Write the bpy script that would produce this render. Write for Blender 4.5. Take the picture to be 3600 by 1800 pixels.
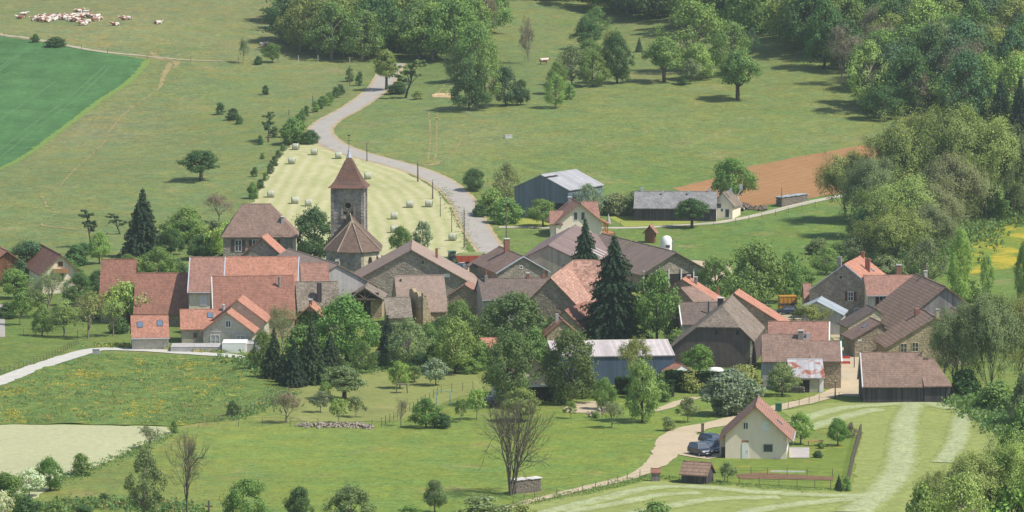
import bpy, bmesh, math, random
import numpy as np
from mathutils import Vector, Matrix, noise
from mathutils.geometry import delaunay_2d_cdt
for o in list(bpy.data.objects): bpy.data.objects.remove(o)
SC = bpy.context.scene; COL = SC.collection
R = math.radians
# ------------------------------------------------------------ camera, world, sun, exposure
FPX = 17000.0; CAMH = 95.0; PITCH = math.atan(1760/17000)
cd = bpy.data.cameras.new('camera'); cam = bpy.data.objects.new('camera', cd); COL.objects.link(cam)
cam.location = (0, 0, CAMH); cam.rotation_euler = (math.pi/2-PITCH, 0, 0)
cd.sensor_width = 36; cd.lens = 36*FPX/3600; cd.clip_start = 5; cd.clip_end = 6000
SC.camera = cam
SUN = Vector((0.56, -0.20, 0.80)).normalized()
SUN_EL = math.asin(SUN.z); SUN_ROT = math.atan2(SUN.x, SUN.y)
w = bpy.data.worlds.new('World'); SC.world = w; w.use_nodes = True
nt = w.node_tree; bgn = nt.nodes['Background']
sk = nt.nodes.new('ShaderNodeTexSky'); sk.sky_type = 'NISHITA'; sk.sun_disc = False
sk.sun_elevation = SUN_EL; sk.sun_rotation = SUN_ROT; sk.altitude = 300
nt.links.new(sk.outputs[0], bgn.inputs[0]); bgn.inputs[1].default_value = 0.13
sl = bpy.data.lights.new('sun', 'SUN'); sl.energy = 4.9; sl.angle = R(0.53); sl.color = (1, .945, .85)
so = bpy.data.objects.new('sun', sl); COL.objects.link(so)
so.rotation_euler = SUN.to_track_quat('Z', 'Y').to_euler()
SC.view_settings.view_transform = 'Standard'; SC.view_settings.look = 'None'
SC.view_settings.exposure = 0.20; SC.view_settings.gamma = 1
SC.render.engine = 'CYCLES'
SC.cycles.max_bounces = 6; SC.cycles.transparent_max_bounces = 8; SC.cycles.volume_bounces = 1
SC.render.resolution_x = 1024; SC.render.resolution_y = 512

# ------------------------------------------------------------ terrain function, pixel to ground
def sp(t, w=25.0):
    t = t/w
    return w*(t if t > 30 else math.log1p(math.exp(t)))
def sst(a, b, t):
    t = min(1, max(0, (t-a)/(b-a))); return t*t*(3-2*t)
def tz(x, y):
    z = 0.075*sp(y-930)
    rise = sst(930, 1080, y)
    z += rise*(1.8*math.sin(x/52+.6)*math.sin(y/80+.8) + .9*math.sin(x/30-y/47))
    z += 0.05*sp(y-1040, 40)*sst(20, 130, x)
    z += .25*math.sin(x/37+1)*math.sin(y/43)
    return z
_cp, _sp_ = math.cos(PITCH), math.sin(PITCH)
def at(px, py, h=0.0):
    u = (px-1800)/FPX; v = (900-py)/FPX
    dx, dy, dz = u, _cp+v*_sp_, -_sp_+v*_cp
    t = 400.0; step = 8.0
    f = lambda t: CAMH+dz*t-h-tz(dx*t, dy*t)
    while f(t) > 0 and t < 3000: t += step
    a, b = t-step, t
    for _ in range(22):
        m = (a+b)/2
        if f(m) > 0: a = m
        else: b = m
    return Vector((dx*a, dy*a, CAMH+dz*a))
KF = 3600/2576
def atF(x, y, h=0.0): return at(x*KF, y*KF, h)
def s2l(c):
    c = c/255; return c/12.92 if c <= .04045 else ((c+.055)/1.055)**2.4
KALB = 1.55; HAZE = 0.00006
def alb(r, g, b, k=None):
    k = k or KALB
    return (s2l(r)/k, s2l(g)/k, s2l(b)/k)

# ------------------------------------------------------------ mesh builder
class MB:
    def __init__(s): s.v = []; s.f = []; s.u = []
    def face(s, pts, uv=None):
        pts = [Vector(p) for p in pts]; n = Vector((0, 0, 0))
        for i in range(len(pts)):
            a, b = pts[i], pts[(i+1) % len(pts)]
            n += Vector(((a.y-b.y)*(a.z+b.z), (a.z-b.z)*(a.x+b.x), (a.x-b.x)*(a.y+b.y)))
        if n.length < 1e-9: return
        n.normalize()
        U = Vector((0, 0, 1)).cross(n)
        U = Vector((1, 0, 0)) if U.length < 1e-3 else U.normalized()
        V = n.cross(U)
        i0 = len(s.v); s.v += [tuple(p) for p in pts]
        s.f.append(list(range(i0, i0+len(pts))))
        s.u += [(p.dot(U), p.dot(V)) for p in pts] if uv is None else uv
    def prism(s, poly, d):            # poly (top loop, counterclockwise from outside), extruded by vector d
        d = Vector(d); p = [Vector(q) for q in poly]; q = [a+d for a in p]
        s.face(p); s.face(q[::-1])
        for i in range(len(p)):
            j = (i+1) % len(p); s.face([p[j], p[i], q[i], q[j]])
    def box(s, x0, x1, y0, y1, z0, z1):
        s.prism([(x0, y0, z1), (x1, y0, z1), (x1, y1, z1), (x0, y1, z1)], (0, 0, z0-z1))
    def obox(s, o, U, V, N, u0, u1, v0, v1, n0, n1):
        P = lambda a, b, c: o+U*a+V*b+N*c
        s.prism([P(u0, v0, n1), P(u1, v0, n1), P(u1, v1, n1), P(u0, v1, n1)], N*(n0-n1))
    def tube(s, pts, rad, n=6, cap=True):
        pts = [Vector(p) for p in pts]; rings = []
        for i, p in enumerate(pts):
            t = (pts[min(i+1, len(pts)-1)]-pts[max(i-1, 0)])
            if t.length < 1e-9: t = Vector((0, 0, 1))
            t.normalize(); a = t.orthogonal().normalized() if i == 0 else (rings_a-t*rings_a.dot(t)).normalized()
            rings_a = a; b = t.cross(a); r = rad[i] if hasattr(rad, '__len__') else rad
            rings.append([p+(a*math.cos(2*math.pi*k/n)+b*math.sin(2*math.pi*k/n))*r for k in range(n)])
        i0 = len(s.v)
        for rg in rings: s.v += [tuple(q) for q in rg]
        for i in range(len(rings)-1):
            for k in range(n):
                a = i0+i*n+k; b = i0+i*n+(k+1) % n
                s.f.append([a, b, b+n, a+n]); s.u += [(k/n*1.0, i), ((k+1)/n, i), ((k+1)/n, i+1), (k/n, i+1)]
        if cap:
            for rg, rev in ((i0, 1), (i0+(len(rings)-1)*n, 0)):
                l = list(range(rg, rg+n)); l = l[::-1] if rev else l
                s.f.append(l); s.u += [(0, 0)]*n
    def cyl(s, x, y, z0, z1, r, n=10, r2=None): s.tube([(x, y, z0), (x, y, z1)], [r, r if r2 is None else r2], n)
    def loft(s, rings):               # rings: lists of points, same count, closed
        n = len(rings[0]); i0 = len(s.v)
        for rg in rings: s.v += [tuple(q) for q in rg]
        for i in range(len(rings)-1):
            for k in range(n):
                a = i0+i*n+k; b = i0+i*n+(k+1) % n
                s.f.append([a, b, b+n, a+n]); s.u += [(0, 0)]*4
        s.f.append(list(range(i0, i0+n))[::-1]); s.u += [(0, 0)]*n
        e = i0+(len(rings)-1)*n; s.f.append(list(range(e, e+n))); s.u += [(0, 0)]*n
    def build(s, name, mat, parent=None, smooth=False):
        me = bpy.data.meshes.new(name); me.from_pydata(s.v, [], s.f)
        if len(s.u) == len(me.loops):
            ul = me.uv_layers.new(name='UVMap'); ul.data.foreach_set('uv', [c for p in s.u for c in p])
        me.materials.append(mat)
        if smooth: me.polygons.foreach_set('use_smooth', [True]*len(me.polygons))
        o = bpy.data.objects.new(name, me); COL.objects.link(o)
        if parent: o.parent = parent
        return o
def tag(o, label, cat, group=None):
    o['label'] = label; o['category'] = cat
    if group: o['group'] = group
    return o
def empty(name, loc, rz=0, label=None, cat=None, group=None):
    o = bpy.data.objects.new(name, None); COL.objects.link(o); o.empty_display_size = .3
    o.location = loc; o.rotation_euler = (0, 0, rz)
    if label: tag(o, label, cat, group)
    return o
def copy_tree(o, parent=None):
    c = o.copy(); COL.objects.link(c); c.parent = parent
    for ch in KIDS.get(o.name, []) : copy_tree(ch, c)
    return c
KIDS = {}
def reg(root):
    KIDS[root.name] = [c for c in bpy.data.objects if c.parent == root]
    for c in KIDS[root.name]: reg(c)
    return root

# ------------------------------------------------------------ materials
class NT:
    def __init__(s, name, rough=.9, spec=.2):
        s.m = bpy.data.materials.new(name); s.m.use_nodes = True; s.t = s.m.node_tree
        s.b = s.t.nodes['Principled BSDF']; s.b.inputs['Roughness'].default_value = rough
        s.b.inputs['Specular IOR Level'].default_value = spec
    def n(s, typ, **kw):
        x = s.t.nodes.new(typ)
        for k, v in kw.items():
            if k.startswith('i_'): x.inputs[k[2:].replace('_', ' ')].default_value = v
            else: setattr(x, k, v)
        return x
    def l(s, a, b): s.t.links.new(a, b)
    def pos(s): return s.n('ShaderNodeNewGeometry').outputs['Position']
    def obj(s): return s.n('ShaderNodeTexCoord').outputs['Object']
    def uv(s): return s.n('ShaderNodeTexCoord').outputs['UV']
    def noise(s, vec, scale, detail=2, rough=.5):
        x = s.n('ShaderNodeTexNoise'); x.inputs['Scale'].default_value = scale
        x.inputs['Detail'].default_value = detail; x.inputs['Roughness'].default_value = rough
        s.l(vec, x.inputs['Vector']); return x.outputs['Fac']
    def math(s, op, a, b=None, c=None, clamp=False):
        x = s.n('ShaderNodeMath', operation=op); x.use_clamp = clamp
        for i, q in enumerate((a, b, c)):
            if q is None: continue
            if isinstance(q, (int, float)): x.inputs[i].default_value = q
            else: s.l(q, x.inputs[i])
        return x.outputs[0]
    def mr(s, v, a, b, c, d):
        x = s.n('ShaderNodeMapRange'); s.l(v, x.inputs[0])
        for i, q in enumerate((a, b, c, d)): x.inputs[i+1].default_value = q
        return x.outputs[0]
    def mix(s, f, a, b, mode='MIX'):
        x = s.n('ShaderNodeMix', data_type='RGBA', blend_type=mode)
        for i, q in ((0, f), (6, a), (7, b)):
            if isinstance(q, (int, float)): x.inputs[i].default_value = q
            elif isinstance(q, (tuple, list)): x.inputs[i].default_value = (*q[:3], 1)
            else: s.l(q, x.inputs[i])
        return x.outputs[2]
    def scale(s, col, f):
        x = s.n('ShaderNodeVectorMath', operation='SCALE')
        if isinstance(col, (tuple, list)): x.inputs[0].default_value = col[:3]
        else: s.l(col, x.inputs[0])
        if isinstance(f, (int, float)): x.inputs['Scale'].default_value = f
        else: s.l(f, x.inputs['Scale'])
        return x.outputs[0]
    def bump(s, h, st=.5, dist=.1):
        x = s.n('ShaderNodeBump'); x.inputs['Strength'].default_value = st; x.inputs['Distance'].default_value = dist
        s.l(h, x.inputs['Height']); s.l(x.outputs[0], s.b.inputs['Normal'])
    def out(s, col):
        if isinstance(col, (tuple, list)): s.b.inputs['Base Color'].default_value = (*col[:3], 1)
        else: s.l(col, s.b.inputs['Base Color'])
        return s.m
MC = {}
def plain(name, col, rough=.7, metal=0, var=.25, scale=2.0, spec=.3):
    if name in MC: return MC[name]
    k = NT(name, rough, spec); k.b.inputs['Metallic'].default_value = metal
    n = k.noise(k.obj(), scale, 4, .6)
    MC[name] = k.out(k.scale(col, k.mr(n, .3, .7, 1-var, 1+var))); return MC[name]
def _g(c):
    t = min(1, max(0, (c[2]/max(c[1], 1e-4)-.12)/.75)); a = (.91+.06*t, .89+.07*t, .64+.29*t); return tuple(x*y for x, y in zip(c, a))
def ground_mat(name, col=None, fade=None, vars_=((.03, .16), (.22, .22), (1.1, .30)), spots=(), rows=None, bump=.25, dry=None, streak=None, hue=0):
    k = NT(name, .95, .08); P = k.pos()
    if col is None:
        c = k.n('ShaderNodeAttribute', attribute_name='tone').outputs['Color']
    else: c = _g(col)
    spots = [(a_, b_, w_, _g(c_), m_) for a_, b_, w_, c_, m_ in spots]
    if rows:
        per, c2, wob, shp = rows; c2 = _g(c2)
        r = k.n('ShaderNodeAttribute', attribute_name='row').outputs['Fac']
        nz = k.noise(P, .12, 2); r2 = k.math('ADD', r, k.math('MULTIPLY', nz, wob))
        sn = k.math('SINE', k.math('MULTIPLY', r2, 2*math.pi/per))
        nz2 = k.noise(P, .9, 4, .7)
        f = k.mr(k.math('ADD', sn, k.math('MULTIPLY', k.math('SUBTRACT', nz2, .5), 1.8)), -shp, shp, 0, 1)
        c = k.mix(f, c, c2)
    for sc, thr, wd, cc, amt in spots:
        n = k.noise(P, sc, 4, .65)
        c = k.mix(k.mr(n, thr, thr+wd, 0, amt), c, cc)
    if fade:
        e = k.n('ShaderNodeAttribute', attribute_name='edge').outputs['Fac']; nz = k.noise(P, .8, 4, .7)
        c = k.mix(k.mr(k.math('ADD', e, k.math('MULTIPLY', k.math('SUBTRACT', nz, .5), 1.3)), .45, .85, 0, 1), c, _g(fade))
    if streak:
        mp = k.n('ShaderNodeMapping'); k.l(P, mp.inputs[0]); mp.inputs['Rotation'].default_value = (0, 0, streak[0])
        mp.inputs['Scale'].default_value = (1, .12, 1)
        n = k.noise(mp.outputs[0], streak[1], 3); c = k.scale(c, k.mr(n, .3, .7, 1-streak[2], 1+streak[2]))
    for sc, a in vars_:
        n = k.noise(P, sc, 4, .6); c = k.scale(c, k.mr(n, .3, .7, 1-a, 1+a))
    if hue:
        n = k.noise(P, .16, 5, .65); c = k.mix(k.mr(n, .35, .65, 0, 1), k.mix(1, c, (.86, 1.0, 1.06), 'MULTIPLY'), k.mix(1, c, (1.14, 1.03, .86), 'MULTIPLY'))
    if bump: k.bump(k.noise(P, 1.3, 5, .7), bump, .35)
    return k.out(c)
def tile_mat(name, col, stain=(.06, .05, .045), amt=.35, course=.36, tilew=.26, line=.45, var=.17, patch=None):
    k = NT(name, .85, .15); U = k.uv(); sx = k.n('ShaderNodeSeparateXYZ'); k.l(U, sx.inputs[0])
    vy = k.math('DIVIDE', sx.outputs[1], course); ux = k.math('DIVIDE', sx.outputs[0], tilew)
    cb = k.n('ShaderNodeCombineXYZ'); k.l(k.math('FLOOR', ux), cb.inputs[0]); k.l(k.math('FLOOR', vy), cb.inputs[1])
    wn = k.n('ShaderNodeTexWhiteNoise', noise_dimensions='2D'); k.l(cb.outputs[0], wn.inputs['Vector'])
    c = k.scale(col, k.mr(wn.outputs['Value'], 0, 1, 1-var, 1+var))
    fr = k.math('FRACT', vy); c = k.scale(c, k.mr(fr, 0, .3, 1-line, 1.06))
    fu = k.math('FRACT', ux); c = k.scale(c, k.mr(fu, 0, .25, .86, 1.03))
    n = k.noise(U, .35, 5, .65); c = k.mix(k.mr(n, .42, .72, 0, amt), c, stain)
    if patch:
        n = k.noise(U, .22, 3, .6); c = k.mix(k.mr(n, .5, .62, 0, patch[1]), c, patch[0])
    n = k.noise(U, 1.4, 3, .6); c = k.scale(c, k.mr(n, .3, .7, .86, 1.12))
    k.bump(k.math('ADD', fr, k.math('MULTIPLY', fu, .4)), .5, .06)
    MC[name] = k.out(c); return MC[name]
def stone_mat(name, col, dark=.5, sc=3.4, mort=None, streaks=.3):
    k = NT(name, .95, .1); U = k.uv()
    mp = k.n('ShaderNodeMapping'); k.l(U, mp.inputs[0]); mp.inputs['Scale'].default_value = (1, 1.7, 1)
    v = k.n('ShaderNodeTexVoronoi'); v.inputs['Scale'].default_value = sc; k.l(mp.outputs[0], v.inputs['Vector'])
    g = k.n('ShaderNodeSeparateColor'); k.l(v.outputs['Color'], g.inputs[0])
    c = k.scale(col, k.mr(g.outputs[0], 0, 1, 1-dark*.6, 1+dark*.45))
    n = k.noise(U, .45, 5, .65); c = k.scale(c, k.mr(n, .3, .7, 1-streaks, 1+streaks*.8))
    n = k.noise(U, 1.6, 3, .6); c = k.mix(k.mr(n, .5, .75, 0, .35), c, (col[0]*.5, col[1]*.5, col[2]*.55))
    k.bump(v.outputs['Distance'], .7, .08)
    MC[name] = k.out(c); return MC[name]
def render_mat(name, col, dirt=.18):
    k = NT(name, .9, .1); U = k.uv(); n = k.noise(U, .5, 5, .7)
    mp = k.n('ShaderNodeMapping'); k.l(U, mp.inputs[0]); mp.inputs['Scale'].default_value = (2.2, .25, 1)
    n2 = k.noise(mp.outputs[0], 1, 3, .6)
    c = k.scale(col, k.mr(n, .3, .7, 1-dirt, 1+dirt*.5)); c = k.scale(c, k.mr(n2, .35, .7, 1.03, 1-dirt))
    MC[name] = k.out(c); return MC[name]
def rib_mat(name, col, per=.5, line=.35, rough=.5, metal=0, rust=None, axis=0, var=.15, course=0):
    k = NT(name, rough, .3); U = k.uv(); sx = k.n('ShaderNodeSeparateXYZ'); k.l(U, sx.inputs[0])
    k.b.inputs['Metallic'].default_value = metal
    q = k.math('DIVIDE', sx.outputs[axis], per); fr = k.math('FRACT', q)
    wn = k.n('ShaderNodeTexWhiteNoise', noise_dimensions='1D'); k.l(k.math('FLOOR', q), wn.inputs['W'])
    c = k.scale(col, k.mr(fr, 0, .22, 1-line, 1.04)); c = k.scale(c, k.mr(wn.outputs['Value'], 0, 1, 1-var, 1+var))
    n = k.noise(U, .5, 4, .6); c = k.scale(c, k.mr(n, .3, .7, .88, 1.1))
    if rust:
        n = k.noise(U, .55, 5, .6); c = k.mix(k.mr(n, rust[1], rust[1]+.1, 0, 1), c, rust[0])
    k.bump(fr, .4, .05); MC[name] = k.out(c); return MC[name]
def leaf_mat():
    k = NT('foliage', .75, .25); oi = k.n('ShaderNodeObjectInfo')
    g = k.n('ShaderNodeNewGeometry').outputs['Random Per Island']
    c = k.scale(oi.outputs['Color'], k.mr(g, 0, 1, .74, 1.26))
    c = k.mix(k.mr(k.math('FRACT', k.math('MULTIPLY', g, 17.3)), .7, 1, 0, .45), c, k.mix(1, oi.outputs['Color'], (1.9, 1.45, .8), 'MULTIPLY'))
    k.out(c)
    tr = k.n('ShaderNodeBsdfTranslucent'); k.l(k.mix(1, c, (1.15, 1.2, .55), 'MULTIPLY'), tr.inputs[0])
    mx = k.n('ShaderNodeMixShader'); mx.inputs[0].default_value = .3
    k.l(k.b.outputs[0], mx.inputs[1]); k.l(tr.outputs[0], mx.inputs[2])
    k.l(mx.outputs[0], k.t.nodes['Material Output'].inputs['Surface']); return k.m
LEAF = leaf_mat()
BARK = plain('bark', (.075, .06, .048), .95, var=.4, scale=6)
BARKM = plain('grey_brown_bark', (.13, .11, .085), .95, var=.35, scale=6)
BARKL = plain('pale_bark', (.24, .205, .16), .95, var=.35, scale=6)
M = {}
M['tile_red'] = tile_mat('red_tiles', alb(178, 128, 110), amt=.30)
M['tile_rose'] = tile_mat('rose_tiles', alb(184, 140, 124), amt=.25)
M['tile_orange'] = tile_mat('orange_tiles', alb(210, 150, 126), stain=(.16, .09, .07), amt=.3, line=.35)
M['tile_new'] = tile_mat('new_orange_tiles', alb(204, 146, 124), stain=(.2, .12, .09), amt=.4, line=.2, course=.3, var=.2)
M['tile_brown'] = tile_mat('brown_tiles', alb(168, 140, 126), amt=.35)
M['tile_stripe'] = tile_mat('banded_brown_tiles', alb(176, 146, 126), amt=.22, course=.62, line=.62)
M['tile_dark'] = tile_mat('dark_tiles', alb(138, 122, 114), amt=.35)
M['tile_tan'] = tile_mat('flat_tan_tiles', alb(184, 160, 146), stain=(.13, .1, .085), amt=.3, line=.12, course=.25, var=.12)
M['tile_pink'] = tile_mat('pink_grid_tiles', alb(204, 160, 140), stain=(.16, .11, .09), amt=.4, line=.3, course=.45, tilew=.4, var=.35)
M['tile_spire'] = tile_mat('spire_tiles', alb(136, 106, 94), stain=(.07, .055, .05), amt=.6, line=.25, course=.3, patch=(alb(156, 106, 88), .6))
M['tile_choir'] = tile_mat('choir_tiles', alb(134, 112, 100), amt=.2)
M['lauze'] = stone_mat('stone_slates', alb(160, 148, 134), .6, 3.6)
M['lauze_dark'] = stone_mat('weathered_stone_slates', alb(158, 144, 130), .5, 4.2)
M['fibre'] = rib_mat('grey_fibre_sheets', alb(186, 186, 190), .5, .15, .8)
M['fibre_brown'] = rib_mat('brown_fibre_sheets', alb(150, 128, 122), .5, .15, .8)
M['fibre_redbrown'] = rib_mat('red_brown_sheets', alb(152, 132, 120), .5, .15, .8)
M['fibre_old'] = stone_mat('old_fibre_sheets', alb(165, 163, 162), .35, 3)
M['metal_white'] = rib_mat('white_ribbed_steel', alb(226, 214, 210), .45, .22, .5)
M['zinc'] = rib_mat('zinc_sheets', alb(190, 200, 205), .6, .2, .4)
M['rusty'] = rib_mat('rusty_steel', alb(205, 205, 208), .3, .15, .6, rust=(alb(176, 104, 78), .5))
M['blue_steel'] = rib_mat('blue_ribbed_steel', alb(116, 134, 150), .45, .3, .5)
M['blue_steel2'] = rib_mat('deep_blue_ribbed_steel', alb(98, 118, 142), .3, .3, .5)
M['beige_steel'] = rib_mat('beige_ribbed_steel', alb(215, 205, 185), .4, .2, .6)
M['planks'] = rib_mat('grey_planks', alb(92, 86, 92), .28, .45, .95, var=.35)
M['planks_mid'] = rib_mat('weathered_planks', alb(165, 158, 156), .3, .35, .95, var=.25)
M['planks_brown'] = rib_mat('brown_planks', alb(160, 110, 80), .25, .35, .9, var=.25)
M['stone'] = stone_mat('rubble_stone', alb(192, 176, 150))
M['stone_grey'] = stone_mat('grey_rubble_stone', alb(186, 174, 158))
M['stone_church'] = stone_mat('church_stone', alb(190, 182, 170), .3, 1.6, streaks=.5)
M['stone_light'] = stone_mat('pale_ashlar', alb(232, 218, 185), .12, 1.5, streaks=.15)
M['stone_warm'] = stone_mat('warm_rubble_stone', alb(206, 186, 152), .4)
M['block'] = tile_mat('bare_blockwork', alb(228, 218, 200), stain=(.3, .27, .24), amt=.25, course=.2, tilew=.5, line=.12, var=.1)
M['cream'] = render_mat('cream_render', (.82, .69, .55), .06)
M['cream_y'] = render_mat('yellow_cream_render', (.82, .73, .54))
M['grey_render'] = render_mat('grey_render', alb(214, 210, 206))
M['brown_render'] = render_mat('dark_brown_render', alb(128, 114, 112), .25)
M['old_render'] = render_mat('old_patchy_render', alb(188, 175, 152), .4)
M['white'] = plain('white_paint', (.75, .75, .73), .6, var=.06)
M['concrete'] = plain('pale_concrete', (.55, .53, .51), .9, var=.12, scale=.8)
M['glass'] = plain('dark_window_glass', (.05, .06, .075), .12, var=.1, spec=.6)
M['skyglass'] = plain('skylight_glass', (.12, .18, .26), .1, var=.1, spec=.8)
M['shut'] = plain('brown_shutters', (.10, .045, .035), .8)
M['wood'] = plain('weathered_wood', (.17, .13, .1), .95, var=.3, scale=4)
M['woodl'] = plain('orange_wood', (.35, .17, .08), .9, var=.2)
M['post'] = plain('grey_post_wood', (.13, .11, .09), .95, var=.35, scale=3)
M['dark'] = plain('recess_shade', (.02, .018, .017), .95)  # near-black colour stands in for the shade inside openings
M['zincflash'] = plain('zinc_flashing', (.42, .45, .5), .5, var=.1)
M['brick'] = plain('chimney_brick', (.26, .12, .085), .9, var=.35, scale=6)
M['chim_grey'] = plain('grey_chimney', (.24, .225, .21), .95, var=.35, scale=4)
M['iron'] = plain('dark_iron', (.05, .055, .06), .6)
M['tyre'] = plain('tyre_rubber', (.02, .02, .021), .9)
M['rim'] = plain('wheel_rim', (.35, .35, .36), .4, .3)
# ============================================================ SETTING
TONES = [(100, 20, 146, 152, 108), (300, 60, 152, 154, 112), (600, 60, 148, 152, 108), (650, 110, 150, 153, 110), (450, 200, 140, 152, 104),
 (600, 230, 134, 152, 102), (250, 330, 148, 150, 112), (350, 380, 140, 151, 104), (150, 480, 138, 150, 104), (500, 500, 134, 150, 102),
 (60, 560, 136, 148, 100), (300, 560, 132, 148, 100), (600, 330, 140, 152, 100), (750, 220, 142, 150, 104), (1280, 60, 138, 150, 102),
 (1300, 220, 132, 148, 98), (1100, 180, 120, 142, 90), (1000, 300, 132, 150, 100), (1200, 340, 150, 156, 110), (1400, 330, 136, 152, 98),
 (1700, 300, 140, 152, 98), (1950, 200, 138, 151, 97), (2100, 330, 142, 155, 100), (1600, 400, 132, 150, 94), (1400, 420, 128, 148, 92),
 (1650, 450, 122, 148, 88), (1900, 380, 138, 154, 98), (1350, 540, 128, 150, 90), (1800, 600, 124, 152, 88), (2000, 560, 124, 152, 88), (1950, 620, 118, 148, 84),
 (2450, 640, 130, 155, 85), (2500, 720, 125, 150, 85), (100, 830, 122, 145, 84), (60, 880, 124, 145, 82), (250, 860, 130, 148, 92),
 (700, 1000, 150, 160, 98), (1100, 950, 150, 158, 100), (1000, 1020, 140, 158, 90), (1000, 1120, 144, 165, 92), (700, 1150, 146, 168, 94),
 (1400, 1130, 142, 165, 88), (1600, 1100, 140, 162, 88), (500, 1230, 146, 160, 96), (900, 1230, 138, 162, 88), (250, 1230, 140, 152, 95), (1300, 1230, 136, 158, 88),
 (1700, 1040, 138, 160, 88), (1900, 1170, 138, 158, 88), (2150, 1100, 148, 160, 95), (2200, 1200, 150, 162, 98), (1500, 900, 110, 135, 78), (800, 700, 120, 140, 85)]
TP = []
for x, y, r, g, b in TONES:
    p = atF(x, y); TP.append((p.x, p.y, *[s2l(c) for c in (r, g, b)]))
TP = np.array(TP)
def tones(xy):
    xy = np.asarray(xy)
    d2 = ((xy[:, None, 0]-TP[None, :, 0])/1.0)**2+((xy[:, None, 1]-TP[None, :, 1])/2.2)**2+60
    wgt = 1/d2**1.5; wgt /= wgt.sum(1)[:, None]
    c = (wgt@TP[:, 2:])/KALB; t = np.clip((c[:, 2]/c[:, 1]-.12)/.75, 0, 1)[:, None]; return c*(np.array([.92, .89, .64])+t*np.array([.05, .07, .30]))
def set_tone(me):
    n = len(me.vertices); co = np.empty(n*3); me.vertices.foreach_get('co', co); co = co.reshape(-1, 3)
    c = np.ones((n, 4)); 
    for i in range(0, n, 8000): c[i:i+8000, :3] = tones(co[i:i+8000, :2])
    a = me.color_attributes.new('tone', 'FLOAT_COLOR', 'POINT'); a.data.foreach_set('color', c.ravel())
def axis(pts):
    out = []
    for a, b, st in pts:
        n = max(1, int(round((b-a)/st))); out += [a+(b-a)*i/n for i in range(n)]
    out.append(pts[-1][1]); return out
GX = axis([(-1500, -260, 80), (-260, 260, 4), (260, 1500, 80)])
GY = axis([(-200, 540, 74), (540, 1500, 4), (1500, 4500, 120)])
gm = bpy.data.meshes.new('ground'); nx = len(GX)
gv = [(x, y, tz(x, y)) for y in GY for x in GX]
gf = [(j*nx+i, j*nx+i+1, (j+1)*nx+i+1, (j+1)*nx+i) for j in range(len(GY)-1) for i in range(nx-1)]
gm.from_pydata(gv, [], gf); gm.polygons.foreach_set('use_smooth', [True]*len(gf)); set_tone(gm)
GRASS = ground_mat('pasture_grass', None, spots=[(.075, .56, .14, alb(172, 160, 120), .5), (.11, .55, .12, alb(108, 140, 82), .45), (.9, .60, .06, alb(92, 112, 70), .5), (.35, .64, .08, alb(186, 170, 128), .35)],
                   vars_=((.02, .06), (.22, .13), (.7, .20), (2.2, .30)), hue=1)
gm.materials.append(GRASS)
go = bpy.data.objects.new('ground', gm); COL.objects.link(go); go['kind'] = 'structure'

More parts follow.
